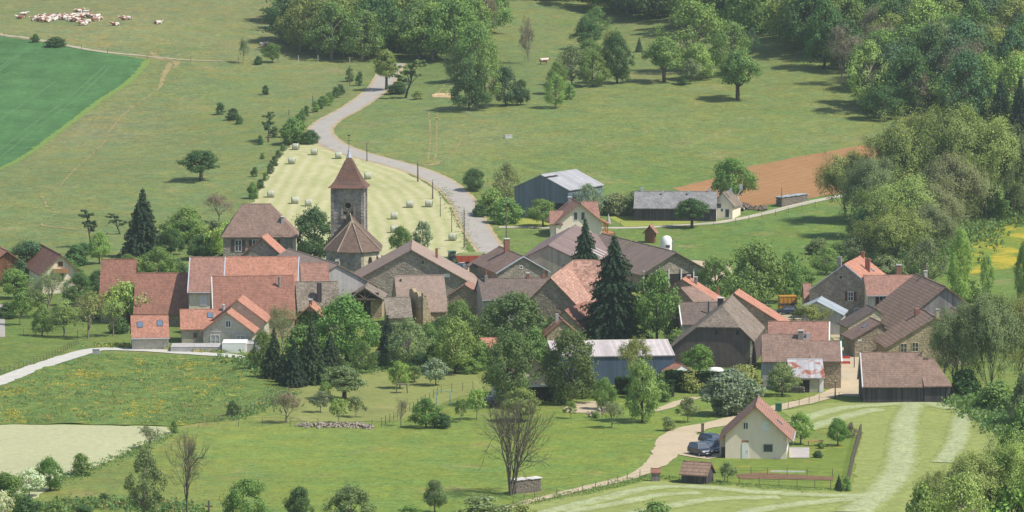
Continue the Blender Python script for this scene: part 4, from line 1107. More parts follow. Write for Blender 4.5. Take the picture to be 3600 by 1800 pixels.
    def frame(s, side):
        if side == 'f': return Vector((0, s.yf, 0)), Vector((1, 0, 0)), Vector((0, 0, 1)), Vector((0, -1, 0))
        if side == 'k': return Vector((0, s.yb, 0)), Vector((-1, 0, 0)), Vector((0, 0, 1)), Vector((0, 1, 0))
        if side == 'a': return Vector((s.xa, 0, 0)), Vector((0, -1, 0)), Vector((0, 0, 1)), Vector((-1, 0, 0))
        if side == 'b': return Vector((s.xb, 0, 0)), Vector((0, 1, 0)), Vector((0, 0, 1)), Vector((1, 0, 0))
        sl, e = (s.sf, -1) if side == 'rf' else (s.sb, 1)
        n = Vector((0, e*sl, 1)).normalized(); V = Vector((0, -e, sl)).normalized(); U = V.cross(n)
        return Vector((0, 0, s.H+s.rt)), U, V, n
    def win(s, side, u, z, w=.9, h=1.3, fr='white', pane='glass', shut=None, mull=True, name='window', label=None):
        o, U, V, N = s.frame(side); o = o+U*u+V*z; m = MB(); b = .09
        for q in ((-w/2-b, -w/2, -h/2-b, h/2+b), (w/2, w/2+b, -h/2-b, h/2+b), (-w/2, w/2, h/2, h/2+b), (-w/2, w/2, -h/2-b, -h/2)):
            m.obox(o, U, V, N, q[0], q[1], q[2], q[3], -.05, .07)
        if mull: m.obox(o, U, V, N, -.04, .04, -h/2, h/2, 0, .06)
        if mull and h > 1.1: m.obox(o, U, V, N, -w/2, -.04, -.03, .03, 0, .055); m.obox(o, U, V, N, .04, w/2, -.03, .03, 0, .055)
        f = m.build(name, M[fr], s.root)
        if label: f['label'] = label
        p = MB(); p.obox(o, U, V, N, -w/2, w/2, -h/2, h/2, -.05, .02); p.build('pane', M[pane], f)
        if shut:
            for sg in (-1, 1):
                q = MB(); a, b_ = sorted((sg*(w/2+.12), sg*(w/2+.12+w*.55))); q.obox(o, U, V, N, a, b_, -h/2-.05, h/2+.05, 0, .09); q.build('shutter', M[shut], s.root)
    def door(s, side, u, w=1.0, h=2.1, mat='wood', z=0, label=None):
        o, U, V, N = s.frame(side); o = o+U*u; m = MB(); m.obox(o, U, V, N, -w/2, w/2, z, z+h, -.05, .06)
        d = m.build('door', M[mat], s.root)
        hd = MB(); hd.obox(o, U, V, N, w/2-.2, w/2-.1, z+h*.47, z+h*.52, .06, .12); hd.build('handle', M['iron'], d)
        if label: d['label'] = label
        return d
    def slab(s, side, u0, u1, z0, z1, mat, name='panel', n0=-.05, n1=.03, label=None):
        o, U, V, N = s.frame(side); m = MB(); m.obox(o, U, V, N, u0, u1, z0, z1, n0, n1); r = m.build(name, M[mat], s.root)
        if label: r['label'] = label
        return r
    def chim(s, x, y, top=1.2, w=.6, d=.6, mat='chim_grey', cap=True, pot=False):
        sl = s.sf if y < 0 else s.sb; zr = s.H+s.rt-abs(y)*sl; m = MB(); zt = s.H+top
        m.box(x-w/2, x+w/2, y-d/2, y+d/2, zr-d*sl-.3, zt); c = m.build('chimney', M[mat], s.roof)
        if cap:
            m = MB(); m.box(x-w/2-.08, x+w/2+.08, y-d/2-.08, y+d/2+.08, zt+.18, zt+.27)
            for sx in (-1, 1):
                for sy in (-1, 1): m.box(x+sx*w*.4-.05, x+sx*w*.4+.05, y+sy*d*.4-.05, y+sy*d*.4+.05, zt, zt+.18)
            m.build('chimney_cap', M['concrete'], s.roof)
        if pot:
            m = MB(); m.cyl(x, y, zt+(.27 if cap else 0), zt+.8, .13, 8, .1); m.build('chimney_pot', M['brick'], s.roof)
    def pipe(s, x, y, top=1.0, r=.13, mat='zincflash'):
        sl = s.sf if y < 0 else s.sb; zr = s.H+s.rt-abs(y)*sl; m = MB(); m.cyl(x, y, zr-.2, zr+top, r, 8); m.cyl(x, y, zr+top, zr+top+.15, r*1.5, 8, r*.6); m.build('flue', M[mat], s.roof)
    def sky(s, side, u, v, w=.8, h=1.1):
        o, U, V, N = s.frame(side); o = o+U*u+V*v; m = MB(); m.obox(o, U, V, N, -w/2-.08, w/2+.08, -h/2-.08, h/2+.08, -.02, .06); f = m.build('skylight', M['iron'], s.root)
        p = MB(); p.obox(o, U, V, N, -w/2, w/2, -h/2, h/2, .02, .075); p.build('pane', M['skyglass'], f)
    def gutter(s, side='f', mat='zincflash', ov=.45):
        m = MB(); y = s.yf-ov-.06 if side == 'f' else s.yb+ov+.06; sl = s.sf if side == 'f' else s.sb; z = (s.hef if side == 'f' else s.heb)-ov*sl+.02
        m.tube([(s.xa-.2, y, z), (s.xb+.2, y, z)], .08, 6)
        for x in (s.xa+.1, s.xb-.1): yy = s.yf-.06 if side == 'f' else s.yb+.06; m.tube([(x, y, z), (x, yy, z-.3), (x, yy, 0)], .05, 5)
        m.build('gutter', M[mat], s.root)

# --- left barns
h = House('barn', 'tall narrow barn under a steep dull red roof, leftmost of the joined barns', 'barn', (363, 915), (474, 915), H=10, he=3.2, wf=5.5, W=11, roof='tile_red', wall='stone')
h = House('barn', 'low wide barn with a plain red roof between the tall narrow roof and the farmhouse', 'barn', (478, 963), (666, 963), H=8.2, he=2.4, W=10.5, roof='tile_red', wall='stone', og=.1)
h = House('farmhouse', 'farmhouse with a dull brown-red roof, beige wall and double white loft doors', 'farmhouse', (671, 907), (789, 907), H=11, he=6.2, W=13, roof='tile_rose', wall='cream_y', og=.15, verge=('zincflash', (0, 1)))
h.win('f', -.35, 4.6, 1.0, 1.6, fr='white', pane='white', mull=True, name='loft_door'); h.gutter('f')
h2 = House('lean_to', 'small pink tiled lean-to over a blue glazed porch beside the big red front roof', 'lean-to', (672, 1043), (742, 1043), H=3.9, he=1.9, wf=3.4, wb=.4, heb=3.6, roof='tile_rose', wall='old_render', og=.05)
h2.win('f', .3, 1.0, 2.0, 1.1, fr='white', pane='skyglass')
h = House('barn', 'barn with the brightest orange-red tiled roof and pale metal verge, behind the big front roof', 'barn', (793, 906), (1049, 906), H=11.0, he=6.0, W=13, roof='tile_orange', wall='stone', og=.1, verge=('zincflash', (1,)))
h = House('barn', 'big front barn with a deep weathered red roof and a grey flue pipe', 'barn', (748, 974), (1029, 972), H=9.4, he=3.4, W=13, roof='tile_red', wall='stone_warm', og=.2, verge=('concrete', (0,)))
h.pipe(4.3, -1.8, 1.6, .2, 'chim_grey'); h.slab('f', -6, -2, 0, 3.2, 'dark', 'doorway'); h.slab('f', -1, 0, .8, 2, 'dark', 'opening')
h = House('cottage', 'narrow cottage with a rose tiled roof and red verge next to the orange roof', 'house', (1052, 928), (1146, 927), H=8.8, he=5.0, W=9, roof='tile_rose', wall='stone_light', og=.3, verge=('tile_red', (1,)))
h = House('house', 'house under a rough grey-brown stone slate roof with a tall dark chimney stack', 'house', (1040, 994), (1186, 992), H=7.6, he=2.4, W=9, roof='lauze', wall='stone', og=.1)
h.chim(.2, -2.4, .2, .75, .75, 'planks', False)
h = House('outbuilding', 'small ivy covered gable with bright orange tile edges below the stone slate roof', 'outbuilding', (1090, 1076), yaw=86, L=5, H=4.6, he=2.6, W=4.6, roof='tile_orange', wall='stone', og=.5)
h.chim(-1.6, 0, .8, .5, .5, 'brick', True)
iv = MB()
for i in range(260):
    u = random.Random(i).uniform(-1.9, 1.3); z = random.Random(i+900).uniform(.2, 3.6); o, U, V, N = h.frame('a'); p = o+U*u+V*z; r = Vector((random.Random(i*3).uniform(-1, 1), random.Random(i*5).uniform(-1, 1), random.Random(i*7).uniform(-1, 1)))*.5+N
    a = r.orthogonal().normalized()*.18; b = r.normalized().cross(a); c = p+N*random.Random(i*11).uniform(.04, .25); iv.face([c-a-b, c+a-b, c+a+b, c-a+b])
o = iv.build('ivy', LEAF, h.root); o.color = (.06, .12, .03, 1)
h = House('barn', 'broad barn under a low pale brown roof, its dark gable facing the church', 'barn', (1186, 932), (1016, 877), H=8.5, he=4.6, W=14, roof='tile_tan', wall='grey_render', og=.3)
h.win('a', 1, 2, .7, 1)
h = House('stone_house', 'stone house with a grey gable and orange roof slope before the manor', 'house', (921, 836), yaw=84, L=6, H=10.5, he=6.5, W=9, roof='tile_orange', wall='stone_grey', og=.4)
# manor with hipped roof
h = House('manor_house', 'large manor house with hipped brown roof and brown shuttered windows', 'house', (851, 720), (953, 719), H=12.5, he=7.4, W=9, hip=(3.4, 4.6), roof='tile_brown', wall='stone_grey', ov=.5)
for u in (-4.2, -1.0, 2.2): h.win('f', u+.3, 5.4, 1.1, 2.0, shut='shut')
h.chim(4.2, -2.6, -2.2, .5, .9, 'grey_render', True); h.slab('f', h.xb-.5, h.xb+.03, -1, 7.3, 'stone_light', 'corner_stones', -.1, .04); h.slab('b', -3.9, 3.9, -1, 7.0, 'cream_y', 'lit_side', -.02, .02)  # cream panel puts the sunlit look of the right wall into colour
# chalet far left
h = House('chalet', 'small red-roofed chalet with a half-timbered gable at the far left', 'house', (212, 897), (138, 858), H=6.8, he=3.6, W=6.5, roof='tile_red', wall='cream_y', og=.6)
h.slab('a', -1.3, 1.3, 3.6, 4.4, 'woodl', 'balcony', -.1, .5); h.win('a', 0, 3.0, 1.0, 1.4, fr='woodl'); h.win('a', 0, 5.2, .7, .7, fr='woodl')
h = House('house', 'house at the left edge with an ochre roof and a dark timber gable', 'house', (24, 884), (-40, 850), H=6.2, he=3.2, W=8, roof='tile_orange', wall='planks_brown', og=.5)
# garage + bare block house
h = House('garage', 'small detached garage with two skylights in its new orange roof', 'garage', (462, 1113), (589, 1112), H=5.0, he=2.2, W=6.4, roof='tile_new', wall='block', og=.15)
h.sky('rf', -1.6, -1.95); h.sky('rf', 1.6, -1.75); h.slab('b', -2.2, 2.2, 0, 2.2, 'white', 'garage_door'); h.gutter('f')
h = House('block_house', 'low wing of the unfinished block house, new orange roof with one skylight', 'house', (637, 1091), (800, 1090), H=5.0, he=2.5, W=7, roof='tile_new', wall='block', og=.25)
h.sky('rf', .9, -1.5); h.win('f', -1.6, 1.3, .45, .7, fr='woodl'); h.pipe(3.1, -.4, 1.0, .2, 'zincflash')
h = House('block_house', 'unfinished block house with a front gable, three windows and new orange roof', 'house', (799, 1100), yaw=86, L=7, H=5.5, he=2.6, W=7.9, roof='tile_new', wall='block', og=.5, ov=.6)
for u in (-2.0, 2.15): h.win('a', u, 1.05, 1.35, 1.6, pane='grey_render')
h.win('a', .15, 3.7, .7, .95); h.slab('a', -3.95, 3.95, 2.38, 2.5, 'concrete', 'ring_beam', 0, .03)
h = House('rear_house', 'taller rear part of the unfinished block house, long orange slope', 'house', (836, 1058), yaw=86, L=7, H=6.8, he=3.6, W=8.6, roof='tile_new', wall='block', og=.3)
def block_thing(name, label, cat, px, py, w, d, h_, mat, rz=0, z=0, bev=.0, group=None):
    p = at(px, py); m = MB(); m.box(-w/2, w/2, 0, d, -1, h_); 
    if bev: m.box(-w/2-.03, w/2+.03, -.03, d+.03, h_, h_+bev)
    o = m.build(name, M[mat], None); o.location = p; o.rotation_euler = (0, 0, R(rz)); tag(o, label, cat, group); return o
block_thing('terrace_wall', 'bright white rendered wall block at the end of the gravel track', 'wall', 823, 1240, 3.8, 5, 1.5, 'white', 0, bev=.06)
block_thing('terrace_wall', 'long low grey retaining wall in front of the unfinished house', 'wall', 690, 1238, 8.2, 5, .8, 'grey_render', 0, bev=.05)
block_thing('terrace_wall', 'right end piece of the terrace wall by the conifers', 'wall', 885, 1236, 2.6, 5, 1.2, 'grey_render', 0, bev=.05)
# --- church
def church():
    base = at(1222, 1002); root = empty('church', base, 0, 'stone village church with square bell tower, flared red spire and low choir', 'church')
    s = base.y; tw = 5.5; ang = R(-4)
    tc = Vector((at(1222, 997).x-base.x, 12.0, 0))
    def rot(x, y): return (tc.x+x*math.cos(ang)-y*math.sin(ang), tc.y+x*math.sin(ang)+y*math.cos(ang))
    TH = 16.8; m = MB(); hw = tw/2
    P = [rot(-hw, -hw), rot(hw, -hw), rot(hw, hw), rot(-hw, hw)]; m.prism([(x, y, TH) for x, y in P], (0, 0, -TH-1)); tower = m.build('tower', M['stone_church'], root)
    m = MB()
    for sx in (-1, 1):
        for sy in (-1, 1):
            Q = [rot(sx*hw-.3, sy*hw-.3), rot(sx*hw+.3, sy*hw-.3), rot(sx*hw+.3, sy*hw+.3), rot(sx*hw-.3, sy*hw+.3)]; m.prism([(x, y, TH-.3) for x, y in Q], (0, 0, -TH))
    Q = [rot(a*(hw+.25), b*(hw+.25)) for a, b in ((-1, -1), (1, -1), (1, 1), (-1, 1))]; m.prism([(x, y, TH+.02) for x, y in Q], (0, 0, -.5)); Q = [rot(a*(hw+.12), b*(hw+.12)) for a, b in ((-1, -1), (1, -1), (1, 1), (-1, 1))]; m.prism([(x, y, 9.0) for x, y in Q], (0, 0, -.3)); m.build('corner_stones', M['stone_church'], tower)
    # east lit side panel, pale
    m = MB(); Q = [rot(hw+.31, -hw+.1), rot(hw+.33, -hw+.1), rot(hw+.33, hw-.1), rot(hw+.31, hw-.1)]; 
    # belfry window: pointed arch with round tracery, on the front
    ux = Vector((math.cos(ang), math.sin(ang), 0)); nn = Vector((math.sin(ang), -math.cos(ang), 0)); o = Vector((*rot(0.1, -hw), 0)); V = Vector((0, 0, 1))
    def arch(r, zs, zb, n=9, pt=1.25):
        pts = [(-r, zb)]; 
        for i in range(n+1): a = math.pi/2*i/n; pts.append((-r*math.cos(a)**.8, zs+r*pt*math.sin(a)))
        for i in range(n, -1, -1): a = math.pi/2*i/n; pts.append((r*math.cos(a)**.8, zs+r*pt*math.sin(a)))
        pts.append((r, zb)); return [p for i, p in enumerate(pts) if i == 0 or p != pts[i-1]]
    out = arch(1.3, 13.3, 11.3); inn = arch(1.0, 13.3, 11.3); m = MB()
    for i in range(len(out)-1):
        a, b, c, d = out[i], out[i+1], inn[i+1], inn[i]; m.prism([o+ux*q[0]+V*q[1]+nn*.16 for q in (a, d, c, b)], -nn*.2)
    m.obox(o, ux, V, nn, -1.3, 1.3, 11.0, 11.3, 0, .2); m.obox(o, ux, V, nn, -.07, .07, 11.3, 13.0, .02, .12)
    for k in range(16):
        a0, a1 = 2*math.pi*k/16, 2*math.pi*(k+1)/16; f = lambda r, a: o+ux*(r*math.cos(a))+V*(13.5+r*math.sin(a))+nn*.13
        m.prism([f(.72, a0), f(.55, a0), f(.55, a1), f(.72, a1)], -nn*.1)
    wf = m.build('belfry_window', M['stone'], root); m = MB(); m.prism([o+ux*q[0]+V*q[1]+nn*.03 for q in inn][::-1], -nn*.05); m.build('tracery', M['stone_church'], wf); m = MB(); m.prism([o+ux*(.55*math.cos(2*math.pi*k/14))+V*(13.5+.55*math.sin(2*math.pi*k/14))+nn*.06 for k in range(14)], -nn*.04)
    for sx in (-1, 1): m.prism([o+ux*(sx*x)+V*z+nn*.06 for x, z in ((.15, 11.9), (.85, 11.9), (.85, 12.5), (.15, 12.3))][::sx], -nn*.04)
    m.build('louvre', M['dark'], wf)
    for u in (-.65, .65):
        m = MB(); m.obox(o, ux, V, nn, u-.11, u+.11, 10.0, 11.0 if 0 else 10.9, -.05, .02); m.build('slit_window', M['dark'], root)
    # spire: flared square pyramid
    prof = [(hw+.85, TH-.1), (hw+.2, TH+.5), (hw-.3, TH+1.15), (hw-.8, TH+2.1), (hw-1.35, TH+3.25), (hw-1.9, TH+4.45), (.34, TH+5.3)]
    m = MB(); 
    for (r0, z0), (r1, z1) in zip(prof[:-1], prof[1:]):
        for k in range(4):
            c4 = [(-1, -1), (1, -1), (1, 1), (-1, 1)]; a, b = c4[k], c4[(k+1) % 4]
            m.face([(*rot(a[0]*r0, a[1]*r0), z0), (*rot(b[0]*r0, b[1]*r0), z0), (*rot(b[0]*r1, b[1]*r1), z1), (*rot(a[0]*r1, a[1]*r1), z1)])
    r0 = hw+.85; m.face([(*rot(a*r0, b*r0), TH-.1) for a, b in ((-1, 1), (1, 1), (1, -1), (-1, -1))]); sp_ = m.build('spire', M['tile_spire'], root)
    m = MB(); x, y = rot(0, 0); m.cyl(x, y, TH+5.2, TH+6.5, .5, 8, .12); m.cyl(x, y, TH+6.5, TH+6.75, .26, 8, .2); m.build('spire_cap', M['zincflash'], sp_)
    m = MB(); m.tube([(x, y, TH+6.7), (x, y, TH+9.2)], .04, 5); m.tube([(x-.4, y, TH+8.3), (x+.4, y, TH+8.3)], .035, 5); m.tube([(x-.2, y, TH+7.8), (x+.2, y, TH+7.8)], .03, 4); m.box(x-.28, x+.24, y-.03, y+.03, TH+9.15, TH+9.35); m.build('weathervane_cross', M['iron'], sp_)
    # choir: nave block + polygonal apse
    m = MB(); cx = at(1236, 1000).x-base.x; ch = 6.4; R0 = 4.75
    plan = [(-4.6, 9.2), (-4.6, 1.0), (-2.2, -2.6), (1.9, -3.4), (4.9, -.6), (4.9, 9.2)]; plan = [(cx+x, y) for x, y in plan]
    m.prism([(x, y, ch) for x, y in plan][::1] if 1 else 0, (0, 0, -ch-1)); choir = m.build('choir', M['stone_church'], root)
    m = MB(); ov = 1.10; pc = Vector((cx-.1, 2.8)); ep = [(pc.x+(x-pc.x)*ov, pc.y+(y-pc.y)*ov) for x, y in plan]; ap = (cx+.05, 2.9, 11.3); rd = (cx-.55, 9.6, 12.0); ze = ch-.15
    ep[0] = (ep[0][0], 9.6); ep[5] = (ep[5][0], 9.6)
    m.face([(*ep[0], ze), (*ep[1], ze), ap, rd]); m.face([(*ep[1], ze), (*ep[2], ze), ap]); m.face([(*ep[2], ze), (*ep[3], ze), ap]); m.face([(*ep[3], ze), (*ep[4], ze), ap]); m.face([(*ep[4], ze), (*ep[5], ze), rd, ap])
    m.face([(*e, ze) for e in ep][::-1]); cr = m.build('choir_roof', M['tile_choir'], root)
    m = MB()
    for a in ep[1:5]: m.tube([(a[0], a[1], ze+.05), (ap[0], ap[1], ap[2]+.08)], .13, 5)
    m.tube([ap, (rd[0], rd[1], rd[2]+.1)], .15, 5); m.build('ridge_tiles', M['stone'], cr)
    # east window in pale surround, buttresses
    a, b = Vector((*plan[3], 0)), Vector((*plan[4], 0)); U = (b-a).normalized(); N = Vector((U.y, -U.x, 0)); mid = (a+b)/2
    m = MB(); m.obox(mid, U, V, N, -1.5, 1.5, 2.2, 5.9, -.1, .05); m.build('pale_window_surround', M['stone_light'], root)
    m = MB(); pts = [(-.45, 3.0), (-.45, 4.7), (-.3, 5.15), (0, 5.4), (.3, 5.15), (.45, 4.7), (.45, 3.0)]; m.prism([mid+U*q[0]+V*q[1]+N*.09 for q in pts][::-1], -N*.1); m.build('arched_window', M['dark'], root)
    m = MB()
    for i, sc in ((2, 1), (4, 1), (1, .8)):
        q = Vector((*plan[i], 0)); d = (q-Vector((cx, 4, 0))).normalized(); s_ = Vector((-d.y, d.x, 0)); m.obox(q, s_, V, d, -.4, .4, -1, 4.6*sc, -.4, .9); m.prism([q+s_*x+V*z+d*y for x, y, z in ((-.4, .9, 4.6*sc), (.4, .9, 4.6*sc), (.4, -.4, 5.9*sc), (-.4, -.4, 5.9*sc))], (0, 0, -.2))
    m.build('buttress', M['stone_church'], root)
    return root
church()
# --- centre
h = House('stone_barn', 'very broad stone barn with a wide low gable and red edged roof beside the church', 'barn', (1446, 880), yaw=90.5, L=16, H=9.7, wf=11.2, wb=9.8, hef=3.4, heb=4.3, roof='tile_tan', wall='stone_grey', og=.5, ov=.5)
h.win('a', 2.0, 7.6, .5, .6, fr='stone_light', mull=False); h.win('a', -.6, 4.6, .35, .5, fr='stone_light', mull=False); h.win('a', 4.0, 5.1, .5, .7, fr='stone_light', mull=False); h.slab('a', 5.6, 6.7, 5, 5.6, 'white', 'vent'); h.chim(1, -4.3, -.6, .45, .45, 'brick', False)
h = House('house', 'steep plain tan roof in front of the broad stone barn', 'house', (1388, 973), (1559, 970), H=8.0, he=2.9, W=8.5, roof='tile_tan', wall='stone_warm', og=.1)
h.pipe(-3.2, -.7, .3, .12, 'iron')
h = House('timber_shed', 'open shed with a timber truss gable and stone side walls', 'shed', (1284, 1012), yaw=88, L=7, H=5.2, he=3.4, W=5.6, roof='lauze_dark', wall='stone_warm', og=1.3)
h.slab('a', -2.3, .9, 0, 3.0, 'dark', 'opening'); h.slab('a', -2.7, 2.7, 3.3, 3.5, 'wood', 'tie_beam', 0, 1.2)
m = MB(); o_, U, V, N = h.frame('a'); o_ = o_+N*1.0
for a, b in (((-2.6, 3.4), (0, 5.0)), ((2.6, 3.4), (0, 5.0)), ((0, 3.4), (0, 5.0)), ((0, 3.5), (-1.1, 4.3)), ((0, 3.5), (1.1, 4.3))): m.tube([o_+U*a[0]+V*a[1], o_+U*b[0]+V*b[1]], .1, 5)
m.build('roof_truss', M['wood'], h.root)
h.slab('a', -2.3, 2.3, 3.4, 4.4, 'dark', 'loft_opening', 0, .02)
h = House('lean_to', 'low stone slated lean-to between the timber shed and the ruined wall', 'lean-to', (1352, 1049), (1440, 1048), H=5.0, he=2.4, wf=4.5, wb=.5, heb=4.7, roof='lauze', wall='stone', og=.1)
def ruin():
    p = at(1478, 1158); root = empty('ruined_wall', p, 0, 'ruined stone wall stump with broken top standing by the stone slated lean-to', 'wall'); rnd = random.Random(4)
    m = MB()
    def wallp(x0, y0, x1, y1, th, hs):
        d = Vector((x1-x0, y1-y0, 0)); L = d.length; d.normalize(); n = Vector((-d.y, d.x, 0)); k = len(hs)-1
        for i in range(k):
            a = Vector((x0, y0, 0))+d*(L*i/k); b = Vector((x0, y0, 0))+d*(L*(i+1)/k); 
            m.prism([a-n*th+Vector((0, 0, hs[i])), b-n*th+Vector((0, 0, hs[i+1])), b+n*th+Vector((0, 0, hs[i+1]+rnd.uniform(-.2, .2))), a+n*th+Vector((0, 0, hs[i]))], (0, 0, -max(hs)-1))
    wallp(-1.6, 4, .2, 0, .35, [6.3, 6.5, 6.0, 6.2, 5.0]); wallp(.3, 0, 1.7, .6, .4, [6.1, 5.2, 5.6, 4.2, 3.0, 2.1]); wallp(1.8, .8, 5.4, 2.0, .4, [2.2, 1.7, 1.9, 1.2, 1.3, .7])
    m.build('masonry', M['stone_warm'], root)
    m = MB()
    for i in range(50):
        x, y = rnd.gauss(1.5, 1.6), rnd.gauss(-.8, .5); r = rnd.uniform(.12, .35); m.box(x-r, x+r, y-r*.8, y+r*.8, -.2, r*rnd.uniform(.6, 1.5))
    m.build('rubble', M['stone'], root)
ruin()
h = House('outhouse', 'small stone outhouse with a red-edged gable roof beside the broad barn', 'outbuilding', (1634, 1003), yaw=84, L=6, H=5.6, he=3.7, wf=3.0, wb=2.8, roof='tile_rose', wall='stone', og=.3)
h.slab('a', .6, 1.2, .5, 1.6, 'dark', 'opening')
h = House('dark_roof_house', 'low house with dark grey tiles before the great pink roofed barn', 'house', (1683, 984), (1934, 979), H=6.8, he=4.1, wf=4.2, W=8.4, roof='tile_dark', wall='grey_render', og=.2)
h.win('f', -4.1, 3.0, 1.2, 1.2, fr='grey_render'); h.win('f', 2.2, 3.0, 1.2, 1.2, fr='grey_render'); h.chim(2.3, 0, .8, .5, .5, 'brick', True); h.chim(5.0, 0, .7, .5, .5, 'brick', False, True); h.chim(-5.0, -.6, .8, .5, .5, 'chim_grey', False, True); h.gutter('f')
h = House('house', 'brown tiled stone house with a large brick chimney beside the village yard', 'house', (1838, 904), (1756, 868), H=7.8, he=5.2, W=9, roof='tile_brown', wall='stone_grey', og=.4, verge=('zincflash', (0,)))
h.chim(1.6, .4, 2.0, .9, .9, 'brick', True); h.win('a', -.3, 6.0, .4, .4, mull=False)
h = House('porch_house', 'small lower brown roof on the left of the brown tiled stone house', 'house', (1752, 905), (1700, 896), H=6.2, he=4.6, W=6, roof='tile_brown', wall='stone_warm', og=.3)
h = House('great_barn', 'great barn with a wide faded pink roof left of the giant spruce', 'barn', (2018, 917), (2180, 920), H=9.8, he=3.6, wf=8.4, wb=8, hip=(3.2, 0), roof='tile_pink', wall='stone', ov=.5)
h.win('rf', -4, -1.4, .3, .3, mull=False, fr='iron')
h = House('barn', 'long brown roof running back behind the great pink roof', 'barn', (1936, 980), (2014, 918), H=9.2, he=4.6, W=9, roof='tile_pink', wall='stone', og=.3)
h = House('outbuilding', 'low brown-red roof tucked between the pink barn and the giant spruce', 'outbuilding', (1985, 1094), (2062, 1062), H=5.0, he=1.8, W=7, roof='tile_red', wall='stone_warm', og=.2)
h = House('small_gable', 'small orange-edged gable with a tall chimney under the giant spruce', 'house', (1977, 1126), yaw=96, L=6, H=5.4, he=3.2, W=5, roof='tile_orange', wall='stone_warm', og=.3)
h.chim(-1.5, .7, .9, .5, .5, 'grey_render', False)
# long farm buildings
h = House('cattle_barn', 'large farm barn with a pale beige steel gable and brown sheet roof', 'barn', (1928, 867), (2023, 790), H=8.2, wf=10.5, wb=5.2, hef=3.4, heb=5.6, roof='fibre_brown', wall='beige_steel', og=.3, ov=.4)
for i in range(7): o_, U, V, N = h.frame('rf'); m = MB(); u = -h.L/2+3+i*3.1; m.obox(o_, U, V, N, u-.35, u+.35, -8.5, -4.5, -.02, .03); m.build('roof_light', M['concrete'], h.root)
h = House('long_cowshed', 'long brown sheet-roofed cowshed with an open dark end and reddish lower roof', 'barn', (2372, 890), (2120, 822), H=6.6, he=3.0, W=13, roof='fibre_redbrown', wall='stone_grey', og=.8)
h.slab('rb', h.L/2-9, h.L/2+.7, -6.9, -3.2, 'redsheet', 'reddish_sheets', -.02, .03) if 0 else None
h.slab('a', -6, 6, .2, 2.8, 'dark', 'open_bay')
for u in (-6, -3.6, -1.2, 1.2, 3.6, 6): h.slab('a', u-.12, u+.12, -.5, 3.6, 'concrete', 'post', 0, .25)
def silo():
    p = at(2343, 925); root = empty('feed_silo', p, 0, 'white domed silo standing at the end of the long cowshed', 'silo'); m = MB()
    pr = [(1.15, -.5), (1.15, 3.8), (1.07, 4.25), (.86, 4.75), (.5, 5.1), (.0, 5.2)]
    m.loft([[(r*math.cos(a)+0, r*math.sin(a), z) for a in [2*math.pi*k/16 for k in range(16)]] for r, z in pr]); m.build('tank', M['white'], root, True)
    m = MB(); m.tube([(1.1, -.6, 0), (1.1, -.6, 4.6)], .06, 5); m.box(-.2, .6, -1.2, -1.1, 3.0, 3.5); m.build('ladder', M['iron'], root)
silo()
# blue barn + shed + cream house
h = House('blue_barn', 'big blue steel barn with a pale grey roof beyond the road', 'barn', (1903, 622), (2024, 592), H=8.4, W=12.4, he=5.7, roof='fibre', wall='blue_steel', og=.2, ov=.3)
h.slab('a', 1.2, 5.8, -.5, 3.0, 'dark', 'barn_door_opening', -.1, .03); h.slab('rf', -7.4, -2.5, -1.6, -1.0, 'dark', 'ridge_gap', -.02, .03)
h = House('cream_house', 'cream gabled house with a pink roof and timber balcony beyond the brown barn', 'house', (2036, 718), yaw=98, L=9, H=6.4, he=2.7, W=9.0, roof='tile_rose', wall='cream', og=.8, ov=.7)
for u in (-.7, .75): h.win('a', u, 3.9, .65, 1.5, fr='white', mull=False)
h.win('a', -1.8, 1.2, .8, 1.0); h.chim(2.6, .8, .4, .8, .6, 'chim_grey', True)
m = MB(); 
for y, x in ((-5.6, 0), (-5.6, 2), (-5.6, 4)): m.box(h.xa+x-.1, h.xa+x+.1, y-.1, y+.1, -1, 2.3)
m.box(h.xa-.5, h.xb, -6.0, -5.5, 2.3, 2.45); m.box(h.xa-.8, h.xa+4.5, -7.0, -4.6, .2, .5); m.build('balcony', M['woodl'], h.root)
h3 = House('house_wing', 'low side wing with its own pink roof on the left of the cream house', 'house', (1935, 744), (1976, 744), H=4.6, he=2.6, W=6, roof='tile_rose', wall='cream', og=.2)
h3 = House('dormer_wing', 'side wing roof on the right of the cream house', 'house', (2046, 712), (2098, 711), H=6.0, he=3.2, W=6, roof='tile_rose', wall='cream', og=.2)
h = House('long_shed', 'long low shed with an old pale grey roof, five ridge vents and a white gable', 'shed', (2232, 675), (2520, 676), H=5.2, he=2.5, W=8.4, roof='fibre_old', wall='planks', og=.1)
for u in (-2.6, 2.6, 6.6, -6.8, 11): h.chim(u, (-.9 if abs(u) == 2.6 else 0), .9 if abs(u) != 2.6 else .3, .45, .45, 'zincflash', False)
h.slab('b', -4.1, 4.1, -.5, 2.5, 'white', 'white_end', -.02, .04)
hg = House('shed_end', 'white rendered gable end room with a mossy roof at the right of the long shed', 'shed', (2540, 682), yaw=72, L=6, H=5.0, he=2.7, W=4.2, roof='lauze_dark', wall='cream', og=.2)
hg.win('a', 1.0, 1.0, .8, 1.6, mull=False); hg.win('a', -.9, 2.4, 1.3, .9, mull=False); hg.win('a', -.1, 1.6, .5, .6, mull=False)
